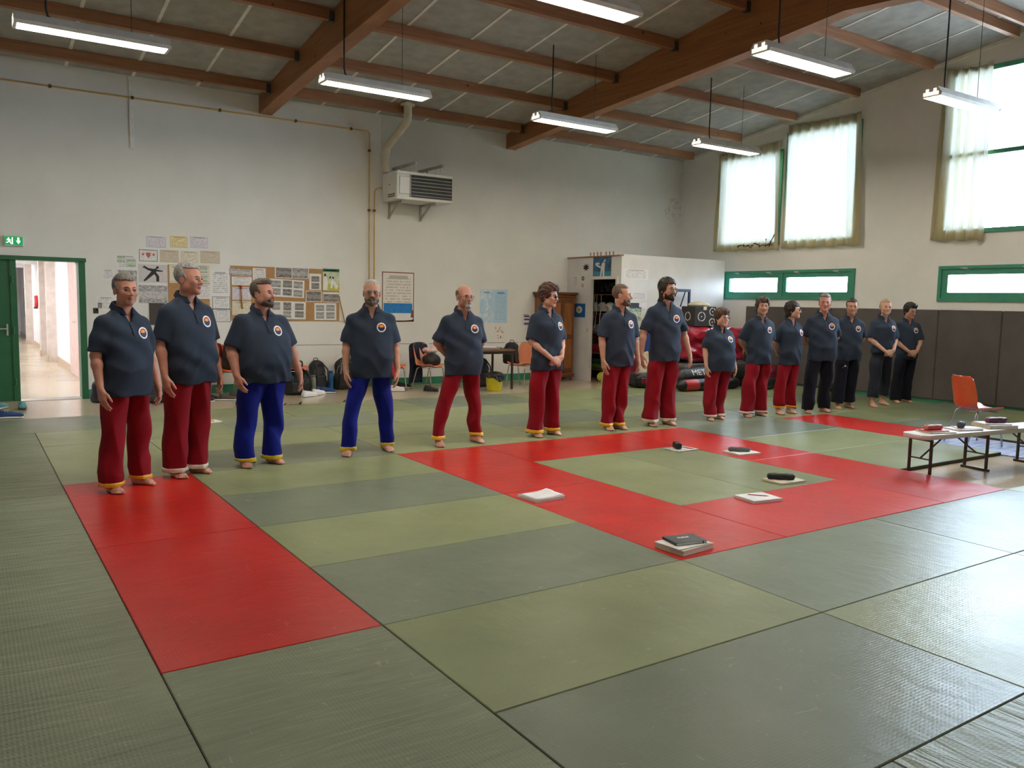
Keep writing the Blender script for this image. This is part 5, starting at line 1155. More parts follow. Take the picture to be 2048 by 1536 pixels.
def curtain(tl, tr_, br_, bl, lb, folds, seed, pinch=0.):
    rg = np.random.default_rng(seed); nu, nv = 90, 40; t = thing('curtain', lb, 'curtain', (XW-.09, bl[0], bl[1]), 0, 'cream curtains on the window wall')
    u = np.linspace(0, 1, nu)[:, None]; v = np.linspace(0, 1, nv)[None, :]
    ph = np.cumsum(rg.uniform(.6, 1.5, nu)); ph = (ph-ph[0])/(ph[-1]-ph[0])*folds*2*math.pi
    Yg = (bl[0]*(1-u)+br_[0]*u)*(1-v)+(tl[0]*(1-u)+tr_[0]*u)*v; Zg = (bl[1]*(1-u)+br_[1]*u)*(1-v)+(tl[1]*(1-u)+tr_[1]*u)*v
    amp = .034+.016*(1-v); Xg = amp*np.sin(ph[:, None]+.35*np.sin(5*v+seed))+.012*np.sin(2.3*ph[:, None]+3*v)
    Zg = Zg+.012*np.sin(ph[:, None]*.5+1)*(1-v)-.025*np.sin(math.pi*u)*v+pinch*np.clip(u-.8, 0, 1)*v
    Yg = Yg-.05*np.sin(v*3)*np.clip(u-.85, 0, 1)*4*(1-v)*pinch*5
    G = np.stack([Xg-.0, Yg-bl[0], Zg-bl[1]], 2); o = MB().sheet(G, .0025).build('cloth', M_CURT, t, True)
    nr = 7
    for i in range(nr):
        k = int(i*(nu-1)/(nr-1)); p = G[k, -1]; MB().tube([(p[0]+.012*math.cos(a), p[1], p[2]+.01+.012*math.sin(a)) for a in np.linspace(0, 6.283, 9)[:-1]], .002, 4, closed=True).build('ring', M_STEEL, t)
    a, c = G[0, -1], G[-1, -1]; MB().tube([(0, a[1]+.05, a[2]+.015), (0, (a[1]+c[1])/2, (a[2]+c[2])/2-.012), (0, c[1]-.05, c[2]+.015)], .004, 5).build('wire', M_STEEL, t)
    return t, G
c1, G1 = curtain((9.34, 4.86), (7.73, 4.92), (7.62, 2.73), (9.40, 2.76), 'cream curtain with a burnt brown tear at its lower corner', 9, 3)
for k, (ua, ub, va, vb) in enumerate(((.42, .90, .055, .075), (.88, .93, .05, .16), (.80, .86, .06, .12))):
    i0, i1 = int(ua*89), int(ub*89); j0 = va*39; pts = []
    for i in range(i0, i1+1, 1):
        j = int(min(39, (va+(vb-va)*(i-i0)/(i1-i0))*39)); p = G1[i, j]; pts.append((p[0]-.006, p[1], p[2]+.02*math.sin(i*1.3)+.015*math.sin(i*.45)))
    MB().tube(pts, [.006+.010*abs(math.sin(i*.9+k)) for i in range(len(pts))], 6).build('burnt_tear', M_BURN, c1, True)
curtain((7.53, 5.20), (5.90, 5.18), (5.78, 2.74), (7.56, 2.75), 'wide cream curtain hanging straight beside the torn one', 8, 5)
curtain((4.40, 5.60), (3.60, 5.54), (3.56, 2.71), (4.46, 2.76), 'narrow cream curtain drawn aside from the big bare window', 5, 8, .1)
# ---- grey wall pads
M_PAD = mat('grey_wall_pad_felt', srgb(88, 83, 81), rough=.85, var=.08, vscale=3, bump=.3, bscale=160)
ys = [8.44, 7.39, 6.34, 5.29, 4.24, 3.19, 2.14, 1.09]
nm = ['first, beside the storage booth', 'second from the storage booth', 'third from the storage booth', 'fourth from the storage booth', 'behind the last person in line', 'behind the orange chair', 'past the orange chair']
for (a, c), n_ in zip(zip(ys, ys[1:]), nm):
    tag(MB().rbox(XW-.045, XW-.001, c+.004, a-.004, .03, 1.575, .012).build('wall_pad', M_PAD), f'grey felt wall pad, {n_}', 'wall pad', 'grey wall pads')
# ================================================================== CHAIRS, TABLE, BENCH
M_CHROME = mat('chromed_tube', (.62, .62, .62), rough=.22, metal=1.0)
M_ORANGE = mat('orange_plastic', srgb(226, 98, 40), rough=.32, var=.04, coat=.2); M_SALMON = mat('salmon_plastic', srgb(226, 142, 104), rough=.35, var=.04); M_DORANGE = mat('burnt_orange_plastic', srgb(206, 82, 44), rough=.3, var=.05, coat=.3)
def make_chair(label, loc, heading, m):
    t = thing('plastic_chair', label, 'chair', loc, R(heading), 'plastic shell chairs')
    prof = [(-.225, .425), (-.20, .442), (-.13, .440), (-.03, .428), (.07, .425), (.135, .440), (.172, .485), (.195, .56), (.215, .65), (.238, .74), (.255, .80), (.262, .825)]
    wd = [.185, .205, .213, .215, .21, .205, .205, .21, .212, .205, .185, .15]; nv = 11
    G = np.zeros((len(prof), nv, 3))
    for i, ((y, z), w) in enumerate(zip(prof, wd)):
        for j in range(nv):
            s = -1+2*j/(nv-1); x = s*w
            if i < 5: dy, dz = 0., .022*s**4+.012*s*s
            else: k = min(1, (i-4)/3); dy, dz = -.055*s*s*k, .02*s**4*(1-k)
            G[i, j] = (x, y+dy, z+dz)
    MB().sheet(G, -.007).build('seat_shell', m, t, 60)
    for s in (-1, 1):
        MB().tube(bend([(s*.17, -.15, .405), (s*.185, -.175, .39), (s*.215, -.215, 0)], .03), .0105, 8).build('leg', M_CHROME, t, True)
        MB().tube(bend([(s*.17, .09, .405), (s*.185, .12, .39), (s*.205, .235, 0)], .03), .0105, 8).build('leg', M_CHROME, t, True)
        MB().tube([(s*.17, -.15, .407), (s*.17, .09, .407)], .0105, 8).build('side_rail', M_CHROME, t, True)
    MB().cyl((-.17, -.13, .405), (.17, -.13, .405), .009, n=8).build('cross_bar', M_CHROME, t, True); MB().cyl((-.17, .07, .405), (.17, .07, .405), .009, n=8).build('cross_bar', M_CHROME, t, True)
    return t
make_chair('orange chair with a dark jacket and maroon cloth behind the person with ivory cuffs', (2.88, 9.90, ZF), 12, M_ORANGE)
make_chair('orange chair seen from the side with a brown bag lying on it', (3.86, 9.72, ZF), 62, M_ORANGE)
make_chair('orange chair with a red cloth, half hidden by the wide-legged person', (5.62, 9.72, ZF), 8, M_ORANGE)
make_chair('orange chair under a dark blue jacket beside the brown table', (6.34, 9.62, ZF), 25, M_SALMON)
make_chair('salmon chair with a black bag beside the wooden wardrobe', (8.24, 9.42, ZF), -70, M_SALMON)
make_chair('empty burnt orange chair standing by the padded wall and bench', (9.46, 1.55, ZF+.012), 64, M_DORANGE)
# ---- brown table
M_TTOP = wood_mat('brown_laminate', srgb(104, 70, 52), srgb(120, 84, 62), (.4, 3, 3), .35); M_TLEG = mat('brown_steel', srgb(70, 54, 46), rough=.4, metal=.3)
t = thing('side_table', 'brown laminate table with papers, beside the yellow bin', 'table', (7.43, 9.42, ZF))
MB().rbox(-.42, .42, -.36, .40, .70, .735, .008).build('table_top', M_TTOP, t); MB().box(-.38, .38, -.33, -.305, .655, .70).box(-.38, .38, .345, .37, .655, .70).box(-.38, -.355, -.31, .35, .655, .70).box(.355, .38, -.31, .35, .655, .70).build('apron', M_TLEG, t)
for x in (-.37, .37):
    for y in (-.32, .36): MB().rbox(x-.018, x+.018, y-.018, y+.018, 0, .70, .004).build('leg', M_TLEG, t)
TZ = .735+ZF
M_BLK = mat('black_plastic', (.015, .015, .016), rough=.35); M_PAPW = mat('stack_paper_white', (.72, .72, .74), rough=.6, var=.05)
t = thing('loudspeaker', 'small black speaker standing on the brown table', 'speaker', (7.16, 9.20, TZ)); MB().rbox(-.045, .045, -.04, .04, 0, .20, .012).build('case', M_BLK, t); MB().cyl((0, -.042, .07), (0, -.038, .07), .032, n=16).build('cone', mat('speaker_cone', (.06, .06, .065), rough=.7), t)
t = thing('laptop', 'closed silver laptop lying on the brown table', 'laptop', (7.42, 9.35, TZ)); MB().rbox(-.19, .19, -.13, .13, 0, .014, .006).build('base', mat('silver_case', (.55, .56, .58), rough=.35, metal=.7), t); MB().rbox(-.19, .19, -.13, .13, .016, .026, .005).build('lid', MATS['silver_case'], t)
o = MB().rbox(-.15, .15, -.1, .1, .0, .022, .004).build('paper_stack', M_PAPW, loc=(7.40, 9.34, TZ+.026)); tag(o, 'loose white papers on top of the laptop', 'papers')
o = MB().tube([(7.62, 9.22, TZ+.006), (7.68, 9.30, TZ+.012), (7.60, 9.34, TZ+.03), (7.66, 9.25, TZ+.02), (7.74, 9.28, TZ+.006), (7.80, 9.18, TZ+.008)], .005, 6).build('charging_cable', M_CABLE, None, True); tag(o, 'black charging cable coiled at the table end', 'cable')
# ---- yellow bin
t = thing('waste_bin', 'round yellow waste bin with a black bin liner', 'bin', (7.34, 8.98, ZF))
M_YEL = mat('yellow_bin_plastic', srgb(214, 204, 44), rough=.35)
MB().lathe([(.125, 0), (.135, .01), (.16, .26), (.163, .265), (.155, .265), (.13, .015)], n=28).build('bucket', M_YEL, t, 50)
lf_ = Field((-.24, -.24, .12), (.24, .24, .42), .009)
def liner(X, Y, Z):
    a = np.arctan2(Y, X); rr = np.sqrt(X*X+Y*Y); z0 = .215+.035*np.sin(a*2+1)+.015*np.sin(5*a); R0 = .172+.008*np.sin(9*a)+.006*np.sin(17*a+40*Z)+(Z-.2)*-.12
    shell = np.abs(rr-R0)-.008; top = ell_d(X, Y, Z, (0, 0, .285), (.175, .175, .06))+.007*np.sin(23*X+9*np.sin(17*Y))+.006*np.sin(31*Y+20*X)
    return np.minimum(np.maximum(np.maximum(shell, z0-Z), Z-.30), top)
lf_.put(liner, (-.23, -.23, .13), (.23, .23, .40)); lf_.build('bin_liner', mat('black_liner_film', (.02, .02, .022), rough=.28, bump=.6, bscale=30), t)
# ---- folding bench
M_BT = mat('white_bench_plastic', (.66, .64, .61), rough=.4, var=.03, bump=.1, bscale=300); M_BL = mat('dark_brown_steel', srgb(62, 52, 46), rough=.4, metal=.4)
bench = thing('folding_bench', 'long white folding bench with dark steel legs and pencil cases on it', 'bench', (7.98, .72, ZF), R(-7))
pl = [(-1.06, -.10), (-1.0, -.145), (1.0, -.145), (1.06, -.10), (1.06, .10), (1.0, .145), (-1.0, .145), (-1.06, .10)]
MB().prism(pl, lambda a, c, q: (a, c, q), .385, .415).prism([(a*.99, c*.93) for a, c in pl], lambda a, c, q: (a, c, q), .37, .386).build('bench_top', M_BT, bench)
for x, br_x in ((-.93, 1), (-.08, -1), (.80, -1)):
    for y in (-.115, .115): MB().rbox(x-.012, x+.012, y-.012, y+.012, .0, .372, .003).build('leg', M_BL, bench)
    MB().rbox(x-.014, x+.014, -.15, .15, .0, .024, .003).build('foot_bar', M_BL, bench); MB().rbox(x-.010, x+.010, -.12, .12, .345, .368, .003).build('cross_bar', M_BL, bench)
    MB().cyl((x, 0, .17), (x+br_x*.34, 0, .365), .009, n=8).cyl((x, -.11, .17), (x, .11, .17), .008, n=6).build('brace', M_BL, bench)
BZ = .415+ZF
def bpt(a, c): q = R(-7); return (7.98+a*math.cos(q)-c*math.sin(q), .72+a*math.sin(q)+c*math.cos(q))
def book(label, loc, rz, w, h, th, cover, pages=True, cat='notebook', name='notebook', group=None):
    t = thing(name, label, cat, loc, R(rz), group)
    if pages:
        MB().rbox(-w/2+.003, w/2-.003, -h/2+.003, h/2-.003, .0016, th-.0016, .001).build('pages', M_PAPW, t); MB().box(-w/2, w/2, -h/2, h/2, th-.0018, th).build('front_cover', cover, t); MB().box(-w/2, w/2, -h/2, h/2, 0, .0018).build('back_cover', cover, t); MB().rbox(-w/2-.001, -w/2+.004, -h/2, h/2, 0, th, .001).build('spine', cover, t)
    else: MB().rbox(-w/2, w/2, -h/2, h/2, 0, th, .002).build('pages', cover, t)
    return t
def pencil_case(label, loc, rz, L, r, m, flat_=.75, zip_=True):
    t = thing('pencil_case', label, 'pencil case', loc, R(rz), 'pencil cases')
    f = Field((-L/2-.02, -r-.03, -.01), (L/2+.02, r+.03, 2*r+.03), .0045)
    f.rbx((0, 0, r*flat_), (L/2, r, r*flat_), r*.6); f.put(lambda X, Y, Z: .0016*np.sin(70*X+30*Z)+.0014*np.sin(90*Y+50*X), (-L, -r*2, 0), (L, r*2, r*3), 0, 'add'); f.build('pouch', m, t)
    if zip_: MB().rbox(-L*.42, L*.42, -.004, .004, 2*r*flat_-.003, 2*r*flat_+.002, .001).build('zip', M_BLK, t); MB().rbox(L*.42, L*.42+.02, -.005, .005, 2*r*flat_-.008, 2*r*flat_-.003, .001).build('zip_pull', M_STEEL, t)
    return t
M_KRAFT = mat('cream_cover', srgb(206, 196, 176), rough=.6); M_WCOV = mat('white_cover', (.74, .73, .72), rough=.5); M_PINKC = mat('pink_cover', srgb(214, 96, 104), rough=.5); M_LILC = mat('lilac_cover', srgb(214, 186, 206), rough=.5)
x, y = bpt(-.72, .0); book('cream notebook under the pink pencil case on the bench', (x, y, BZ), -20, .30, .21, .012, M_KRAFT); book('pink notebook under the pink pencil case on the bench', (x-.02, y+.01, BZ+.012), -14, .24, .15, .012, M_PINKC)
pencil_case('salmon pink pencil case on the end of the bench', (x-.03, y+.015, BZ+.024), -12, .21, .034, mat('salmon_leather', srgb(196, 104, 92), rough=.5, bump=.2, bscale=200))
x, y = bpt(-.28, .02); book('white notebook under the grey-green pouch on the bench', (x, y, BZ), -18, .30, .21, .014, M_WCOV); book('lilac notebook poking out from under the white notebook', (x+.05, y-.01, BZ+.014), -24, .24, .17, .006, M_LILC)
pencil_case('grey-green pouch with dark red corner on the bench', (x-.01, y+.02, BZ+.020), 25, .14, .036, mat('teal_grey_cloth', srgb(70, 92, 100), rough=.8, col2=srgb(96, 60, 66), vscale=9), .8)
x, y = bpt(.22, .02); book('thick cream ring binder on the bench under the purple case', (x, y, BZ), -26, .32, .28, .035, M_KRAFT, cat='binder', name='ring_binder'); book('white notebook on top of the thick ring binder', (x-.02, y+.01, BZ+.035), -30, .29, .2, .010, M_WCOV)
pencil_case('dark purple patterned pencil case on the ring binder', (x+.02, y+.0, BZ+.045), -24, .23, .036, mat('purple_pattern', srgb(64, 36, 66), rough=.45, col2=srgb(120, 60, 90), vscale=70))
# ---- notebooks on the mats
M_GCASE = mat('grey_case_cloth', srgb(96, 100, 104), rough=.7); M_BCASE = mat('black_case_cloth', srgb(30, 29, 30), rough=.6, bump=.3, bscale=150)
t = book('white notepad with lifted pages on the red mat corner', (3.19, 1.74, 0), 4, .30, .24, .022, M_WCOV); MB().sheet(np.array([[(-.14+.28*i/8, -.11+.22*j/6, .026+.016*max(0, i/8-.7)*3*(1 if j > 3 else .5)) for j in range(7)] for i in range(9)]), .001).build('loose_page', M_PAPW, t, True)
t = book('white notepad with a red pencil on the red mat', (4.72, .84, 0), -8, .30, .24, .020, M_WCOV); MB().rbox(-.145, .145, -.115, .115, .020, .0225, .001).build('loose_page', M_PAPW, t)
t = thing('pencil', 'red pencil lying on the white notepad', 'pencil', (4.74, .86, .0260), R(-48)); MB().cyl((-.08, 0, 0), (.07, 0, 0), .0038, n=6).build('shaft', mat('red_pencil_paint', srgb(176, 44, 50), rough=.4), t); MB().cyl((.07, 0, 0), (.088, 0, 0), .0038, .0005, n=6).build('tip', mat('pencil_tip', (.5, .36, .22), rough=.6), t)
book('cream notebook under the black pencil case on the inner green mat', (5.49, 1.19, 0), -4, .31, .23, .016, M_KRAFT); pencil_case('long black pencil case on the cream notebook', (5.47, 1.21, .016), -40, .24, .034, M_BCASE)
book('white notebook under the grey pencil case on the red mat', (6.26, 2.34, 0), -4, .30, .26, .018, M_WCOV); pencil_case('rounded grey pencil case on the white notebook', (6.24, 2.36, .018), -38, .23, .030, M_GCASE)
t = book('printed sheet pad under the black glasses case', (5.84, 2.81, 0), 2, .32, .23, .008, mat('grey_print_cover', (.52, .50, .47), rough=.6, var=.3, vscale=30)); MB().box(.06, .12, -.08, .06, .008, .0095).build('red_print', flat(srgb(150, 60, 50)), t)
pencil_case('short black rounded case on the printed pad', (5.80, 2.84, .008), 60, .15, .038, M_BLK, .95, False)
book('thick cream folder under the black notebook on the red mat', (3.20, .17, 0), 6, .31, .23, .034, M_KRAFT, cat='folder', name='folder'); book('spiral pad sticking out between folder and black notebook', (3.19, .175, .034), 2, .30, .215, .006, M_WCOV)
t = book('black notebook with white lettering and elastic band', (3.215, .185, .040), -12, .235, .165, .018, mat('black_book_cover', srgb(34, 40, 50), rough=.4)); MB().rbox(.085, .090, -.084, .084, -.0005, .0190, .0005).build('elastic_band', M_BLK, t)
lt = MB()
for i in range(7): lt.box(-.04+i*.012, -.031+i*.012, .012, .034-(i % 3)*.004, .0181, .0188)
lt.M = None; lt.build('cover_lettering', M_BADGE[0], t)
# ================================================================== BAGS, BOTTLES, SHOES ALONG THE WALL
M_BAGK = mat('black_bag_nylon', (.016, .016, .018), rough=.6, bump=.5, bscale=25); M_BAGN = mat('navy_bag_nylon', srgb(26, 32, 52), rough=.6, bump=.5, bscale=25); M_BAGG = mat('grey_bag_nylon', srgb(150, 142, 136), rough=.7); M_BAGB = mat('brown_bag_cloth', srgb(92, 62, 48), rough=.8, bump=.4, bscale=40)
def backpack(label, loc, rz, m, w=.30, d=.18, h=.44, lean=0., stripes=None, name='backpack'):
    t = thing(name, label, 'bag', loc, R(rz), 'bags along the back wall')
    f = Field((-w*.75, -d*1.1, -.01), (w*.75, d*1.1, h+.05), .0125)
    def fn(X, Y, Z):
        y = Y-lean*Z; wz = (w/2)*(1-.22*np.clip(Z/h, 0, 1)**2); dz = (d/2)*(1-.35*np.clip(Z/h, 0, 1)**2)
        r = ((np.abs(X)/wz)**3+(np.abs(y)/dz)**3)**(1/3); side = (r-1)*d/2
        top = Z-h*(1-.12*(X/(w/2))**2); return smax(smax(side, top, .06), -Z, .03)+.004*np.sin(26*X+21*Z)+.0035*np.sin(37*Z-15*X)
    f.put(fn, (-w*.7, -d, 0), (w*.7, d, h+.03)); f.rbx((0, -d*.52+lean*h*.3, h*.30), (w*.36, d*.16, h*.22), .03, .02); f.build('pack', m, t)
    zp = MB(); zp.tube([(-w*.42*math.cos(a), -d*.40+lean*h*.6, h*.52+h*.36*math.sin(a)) for a in np.linspace(0, math.pi, 12)], .005, 5); zp.build('zip', M_STEEL if stripes else M_BLK, t, True)
    for s in (-1, 1): MB().tube([(s*w*.22, -d*.36+lean*h*.9, h*.93), (s*w*.34, -d*.78, h*.70), (s*w*.38, -d*.80, h*.35), (s*w*.36, -d*.46, h*.08)], .014, 6).build('strap', M_BLK if m is not M_BAGG else M_BAGK, t, True)
    MB().tube([(-.05, d*.1+lean*h, h*.96), (-.03, d*.1+lean*h, h+.035), (.03, d*.1+lean*h, h+.035), (.05, d*.1+lean*h, h*.96)], .007, 6).build('grab_handle', M_BLK, t, True)
    if stripes:
        for s in (-.30, .05, .30): MB().tube([(w*s, -d*.50, h*.08), (w*s*.95, -d*.50, h*.45), (w*s*.8, -d*.34, h*.84)], .013, 6).build('stripe', stripes, t, True)
    return t
backpack('big black backpack on the floor behind the grey thermos', (3.98, 9.80, ZF), 0, M_BAGK, .44, .26, .44)
backpack('slim black backpack leaning on the wall between thermos and blue bottle', (4.52, 10.30, ZF), 10, M_BAGK, .30, .2, .52, .12)
backpack('black backpack with pale stripes beside the blue bottle', (5.02, 10.26, ZF), -8, M_BAGK, .42, .22, .56, .10, M_BAGG)
backpack('black backpack under the brown table behind the bin', (7.46, 9.72, ZF), 0, M_BAGK, .40, .24, .56)
backpack('navy gym bag by the green door frame', (1.06, 9.98, ZF), 30, M_BAGN, .30, .24, .34, name='gym_bag')
backpack('dark low bag on the floor between the first two persons', (1.72, 9.62, ZF), 0, M_BAGK, .36, .24, .26, name='gym_bag')
backpack('black rucksack propped on the first orange chair', (2.98, 9.94, ZF+.43), 12, mat('dark_brown_jacket', srgb(44, 32, 28), rough=.8, bump=.5, bscale=30), .36, .2, .44, .10)
backpack('brown shoulder bag lying on the side-on orange chair', (3.86, 9.66, ZF+.43), 60, M_BAGB, .30, .16, .17, name='shoulder_bag')
backpack('black bag standing on the salmon chair', (8.12, 9.62, ZF+.42), -50, M_BAGK, .30, .18, .42, .05, name='hand_bag')
def draped(label, loc, rz, m, W_, drop_f, drop_b, top, cat='jacket', name='jacket', bulge=.03, seed=0):
    """cloth hung over a chair back"""
    t = thing(name, label, cat, loc, R(rz)); nu, nv = 22, 34; G = np.zeros((nu, nv, 3)); tot = drop_f+drop_b
    for i in range(nu):
        u = -1+2*i/(nu-1)
        for j in range(nv):
            s = j/(nv-1)*tot-drop_f
            y = -.045+.0 if s < 0 else .045; z = top-abs(s); k = math.exp(-abs(s)/.03); y = (-1 if s < 0 else 1)*(.045*(1-k)+.0)
            y += bulge*math.sin(u*5+seed+s*4)*(1-k)+.015*math.sin(u*11+s*9+seed)*(1-k); x = u*W_/2*(1+.12*(1-k)*abs(s))+.012*math.sin(s*14+seed)
            G[i, j] = (x, y, z-.02*u*u)
    MB().sheet(G, .012).build('cloth', m, t, True); return t
M_NAVYJ = mat('navy_jacket_cloth', srgb(24, 28, 48), rough=.8, bump=.3, bscale=60); M_MAROON = mat('maroon_cloth', srgb(100, 18, 34), rough=.8); M_REDC = mat('red_cloth', srgb(190, 26, 46), rough=.7)
draped('dark navy jacket hung over the chair beside the brown table, reaching the floor', (6.23, 9.84, ZF), 25, M_NAVYJ, .40, .42, .74, .85, seed=1)
draped('maroon cloth over the back of the first orange chair', (2.72, 10.13, ZF), 12, M_MAROON, .22, .22, .45, .86, 'cloth', 'cloth', seed=2)
f = Field((-.2, -.16, -.02), (.2, .16, .16), .008); f.ell((0, 0, .05), (.15, .10, .05)); f.ell((.06, -.03, .08), (.08, .06, .045), .04); f.put(lambda X, Y, Z: .006*np.sin(40*X+20*Z)+.005*np.sin(50*Y+30*X), (-.2, -.2, 0), (.2, .2, .2), 0, 'add')
tag(f.build('cloth_bundle', mat('pink_white_cloth', srgb(214, 150, 146), rough=.8, col2=srgb(226, 220, 220), vscale=9), loc=(6.36, 9.62, ZF+.66)), 'bundle of pink and white clothes on the jacket chair', 'clothes')
f = Field((-.22, -.2, -.02), (.22, .2, .28), .009); f.ell((0, 0, .11), (.17, .14, .12)); f.put(lambda X, Y, Z: .008*np.sin(30*X+20*Z)+.006*np.sin(38*Y+24*X), (-.2, -.2, 0), (.2, .2, .3), 0, 'add')
tag(f.build('shoulder_bag', M_BAGK, loc=(6.38, 9.58, ZF+.43)), 'black bag heaped on the chair under the pink clothes', 'bag')
f = Field((-.2, -.14, -.25), (.2, .14, .08), .008); f.rbx((0, 0, .0), (.14, .10, .022), .02); f.rbx((-.03, -.12, -.10), (.09, .014, .11), .012, .03); f.put(lambda X, Y, Z: .005*np.sin(40*X+26*Z), (-.2, -.2, -.3), (.2, .2, .1), 0, 'add')
tag(f.build('towel', M_REDC, loc=(5.56, 9.64, ZF+.47)), 'red towel hanging from the chair seat behind the wide-legged person', 'towel')
def bottle(label, loc, m, r, h, capm):
    t = thing('bottle', label, 'bottle', loc); MB().lathe([(r*.9, 0), (r, .01), (r, h*.80), (r*.92, h*.84), (r*.7, h*.88)], n=20).build('flask', m, t, 50); MB().lathe([(r*.78, h*.88), (r*.80, h*.90), (r*.80, h*.99), (r*.70, h)], n=20).build('cap', capm, t, 50)
bottle('grey-green thermos flask in front of the big black backpack', (4.29, 9.92, ZF), mat('sage_enamel', srgb(128, 132, 112), rough=.35), .05, .30, mat('sage_cap', srgb(104, 106, 92), rough=.4))
bottle('blue steel bottle beside the striped backpack', (4.72, 10.22, ZF), mat('blue_enamel', srgb(24, 92, 150), rough=.3), .048, .34, mat('blue_cap', srgb(20, 70, 120), rough=.4))
def shoe(label, loc, rz, up, sole, lace, L=.28, name='shoe', group='shoes along the back wall'):
    t = thing(name, label, 'shoe', loc, R(rz), group); W_ = .05
    f = Field((-.07, -L/2-.02, -.01), (.07, L/2+.02, .14), .0078)
    f.rbx((0, .0, .034), (.043, L*.47, .026), .024); f.cone((0, L*.32, .055), (0, L*.30, .085), .040, .036, .02); f.cone((0, L*.05, .055), (0, L*.22, .075), .037, .036, .03); f.cone((0, -L*.30, .030), (0, -L*.05, .048), .034, .036, .03)
    f.cone((0, L*.26, .085), (0, L*.27, .16), .027, .032, .01, 'cut'); f.cone((0, L*.12, .09), (0, L*.24, .09), .018, .026, .01, 'cut'); f.F[:, :, f.ax[2] < .016] = 1.; f.build('upper', up, t)
    s_ = Field((-.075, -L/2-.03, -.008), (.075, L/2+.03, .04), .0075); s_.rbx((0, .0, .011), (.049, L*.49, .015), .012); s_.put(lambda X, Y, Z: .012*np.clip(np.abs(Y+.02)-.09, 0, 1)*0-.004*np.cos(Y*18), (-.1, -L, 0), (.1, L, .05), 0, 'add'); s_.F[:, :, s_.ax[2] < .0005] = 1.; s_.build('sole', sole, t)
    lc = MB()
    for k in range(4): y = -.02+k*.028; z = .070+k*.006; lc.tube([(-.022, y, z), (0, y-.004, z+.010), (.022, y, z)], .0035, 5)
    lc.build('laces', lace, t, True); return t
WHT = mat('white_leather', (.72, .70, .68), rough=.5); SOLW = mat('white_rubber', (.74, .74, .72), rough=.5); BLU = mat('blue_mesh', srgb(36, 66, 120), rough=.7); TEAL = mat('teal_mesh', srgb(80, 140, 148), rough=.7); DKS = mat('dark_shoe', srgb(40, 38, 38), rough=.6); BRNS = mat('brown_shoe', srgb(78, 66, 56), rough=.6)
shoe('white leather shoe in front of the big black backpack', (4.04, 9.42, ZF), 105, WHT, SOLW, WHT, .29)
shoe('white leather shoe half hidden behind its pair by the backpack', (4.26, 9.60, ZF), 118, WHT, SOLW, WHT, .29)
shoe('blue and white sports shoe below the blue bottle', (4.50, 9.78, ZF), 72, BLU, SOLW, SOLW, .28)
shoe('blue and white sports shoe behind its pair near the thermos', (4.44, 9.92, ZF), 85, BLU, SOLW, SOLW, .28)
shoe('pale shoe standing by the red-towel chair leg', (5.70, 9.58, ZF), 70, WHT, SOLW, WHT, .27)
for i, (x, y, a, m) in enumerate(((2.40, 9.40, 60, DKS), (2.52, 9.58, 55, DKS), (2.74, 9.44, 66, BRNS), (2.94, 9.60, 60, BRNS), (3.08, 9.72, 8, DKS), (3.22, 9.78, -4, DKS))):
    shoe(('dark shoe with pale sole nearest the person with ivory cuffs', 'second dark shoe with pale sole under the first orange chair', 'brown shoe beside the dark pair under the first orange chair', 'brown shoe furthest under the first orange chair', 'dark shoe pointing at the camera under the first chair', 'dark shoe partly behind the person before the cork board')[i], (x, y, ZF), a, m, SOLW if i < 4 else BRNS, m)
shoe('small navy and white shoe lying at the mat edge', (2.74, 8.60, ZF), 95, BLU, SOLW, SOLW, .2)
shoe('teal sports shoe seen from behind by the green door', (.02, 9.62, ZF), 175, TEAL, DKS, DKS, .29, group='shoes by the doorway')
shoe('teal and white sports shoe at the picture edge by the door', (-.24, 9.70, ZF), 150, TEAL, SOLW, SOLW, .29, group='shoes by the doorway')
shoe('dark sports shoe at the picture edge beside the teal pair', (-.36, 9.62, ZF), 170, DKS, DKS, DKS, .29, group='shoes by the doorway')
shoe('blue sports shoe lying at the mat edge by the door', (-.16, 8.66, ZF), 82, BLU, SOLW, SOLW, .30, group='shoes by the doorway')
shoe('black shoe under the jacket chair', (6.22, 9.30, ZF), 40, DKS, DKS, DKS, .28); shoe('black shoe with white toe under the hanging jacket', (6.05, 10.02, ZF), 60, DKS, SOLW, DKS, .28)
def sandal(label, loc, rz):
    t = thing('sandal', label, 'sandal', loc, R(rz), 'sandals at the mat edge')
    pl = [(.045*math.sin(a)*(1+.1*math.cos(a)), -.13*math.cos(a)) for a in np.linspace(0, 2*math.pi, 21)[:-1]]
    MB().prism(pl, lambda a, c, q: (a, c, q), 0, .016).build('sole', DKS, t); MB().tube([(-.04, -.02, .014), (-.02, -.045, .045), (0, -.055, .052), (.02, -.045, .045), (.04, -.02, .014)], .010, 6).build('strap', M_BLK, t, True)
sandal('black sandal at the mat edge, nearer the blue trousers', (3.24, 8.34, ZF), 70); sandal('black sandal at the mat edge, next to its pair', (3.50, 8.40, ZF), 80); sandal('single black sandal beside the wide-legged person', (4.18, 8.36, ZF), 75)
t = thing('paper_pad', 'white pad with an orange cover behind the person with ivory cuffs', 'pad', (1.86, 6.98, 0), R(10)); MB().rbox(-.14, .14, -.10, .10, 0, .015, .002).build('pages', M_PAPW, t); MB().rbox(-.13, .05, -.08, .08, .015, .026, .002).build('orange_cover', mat('orange_cover', srgb(232, 140, 50), rough=.5), t)
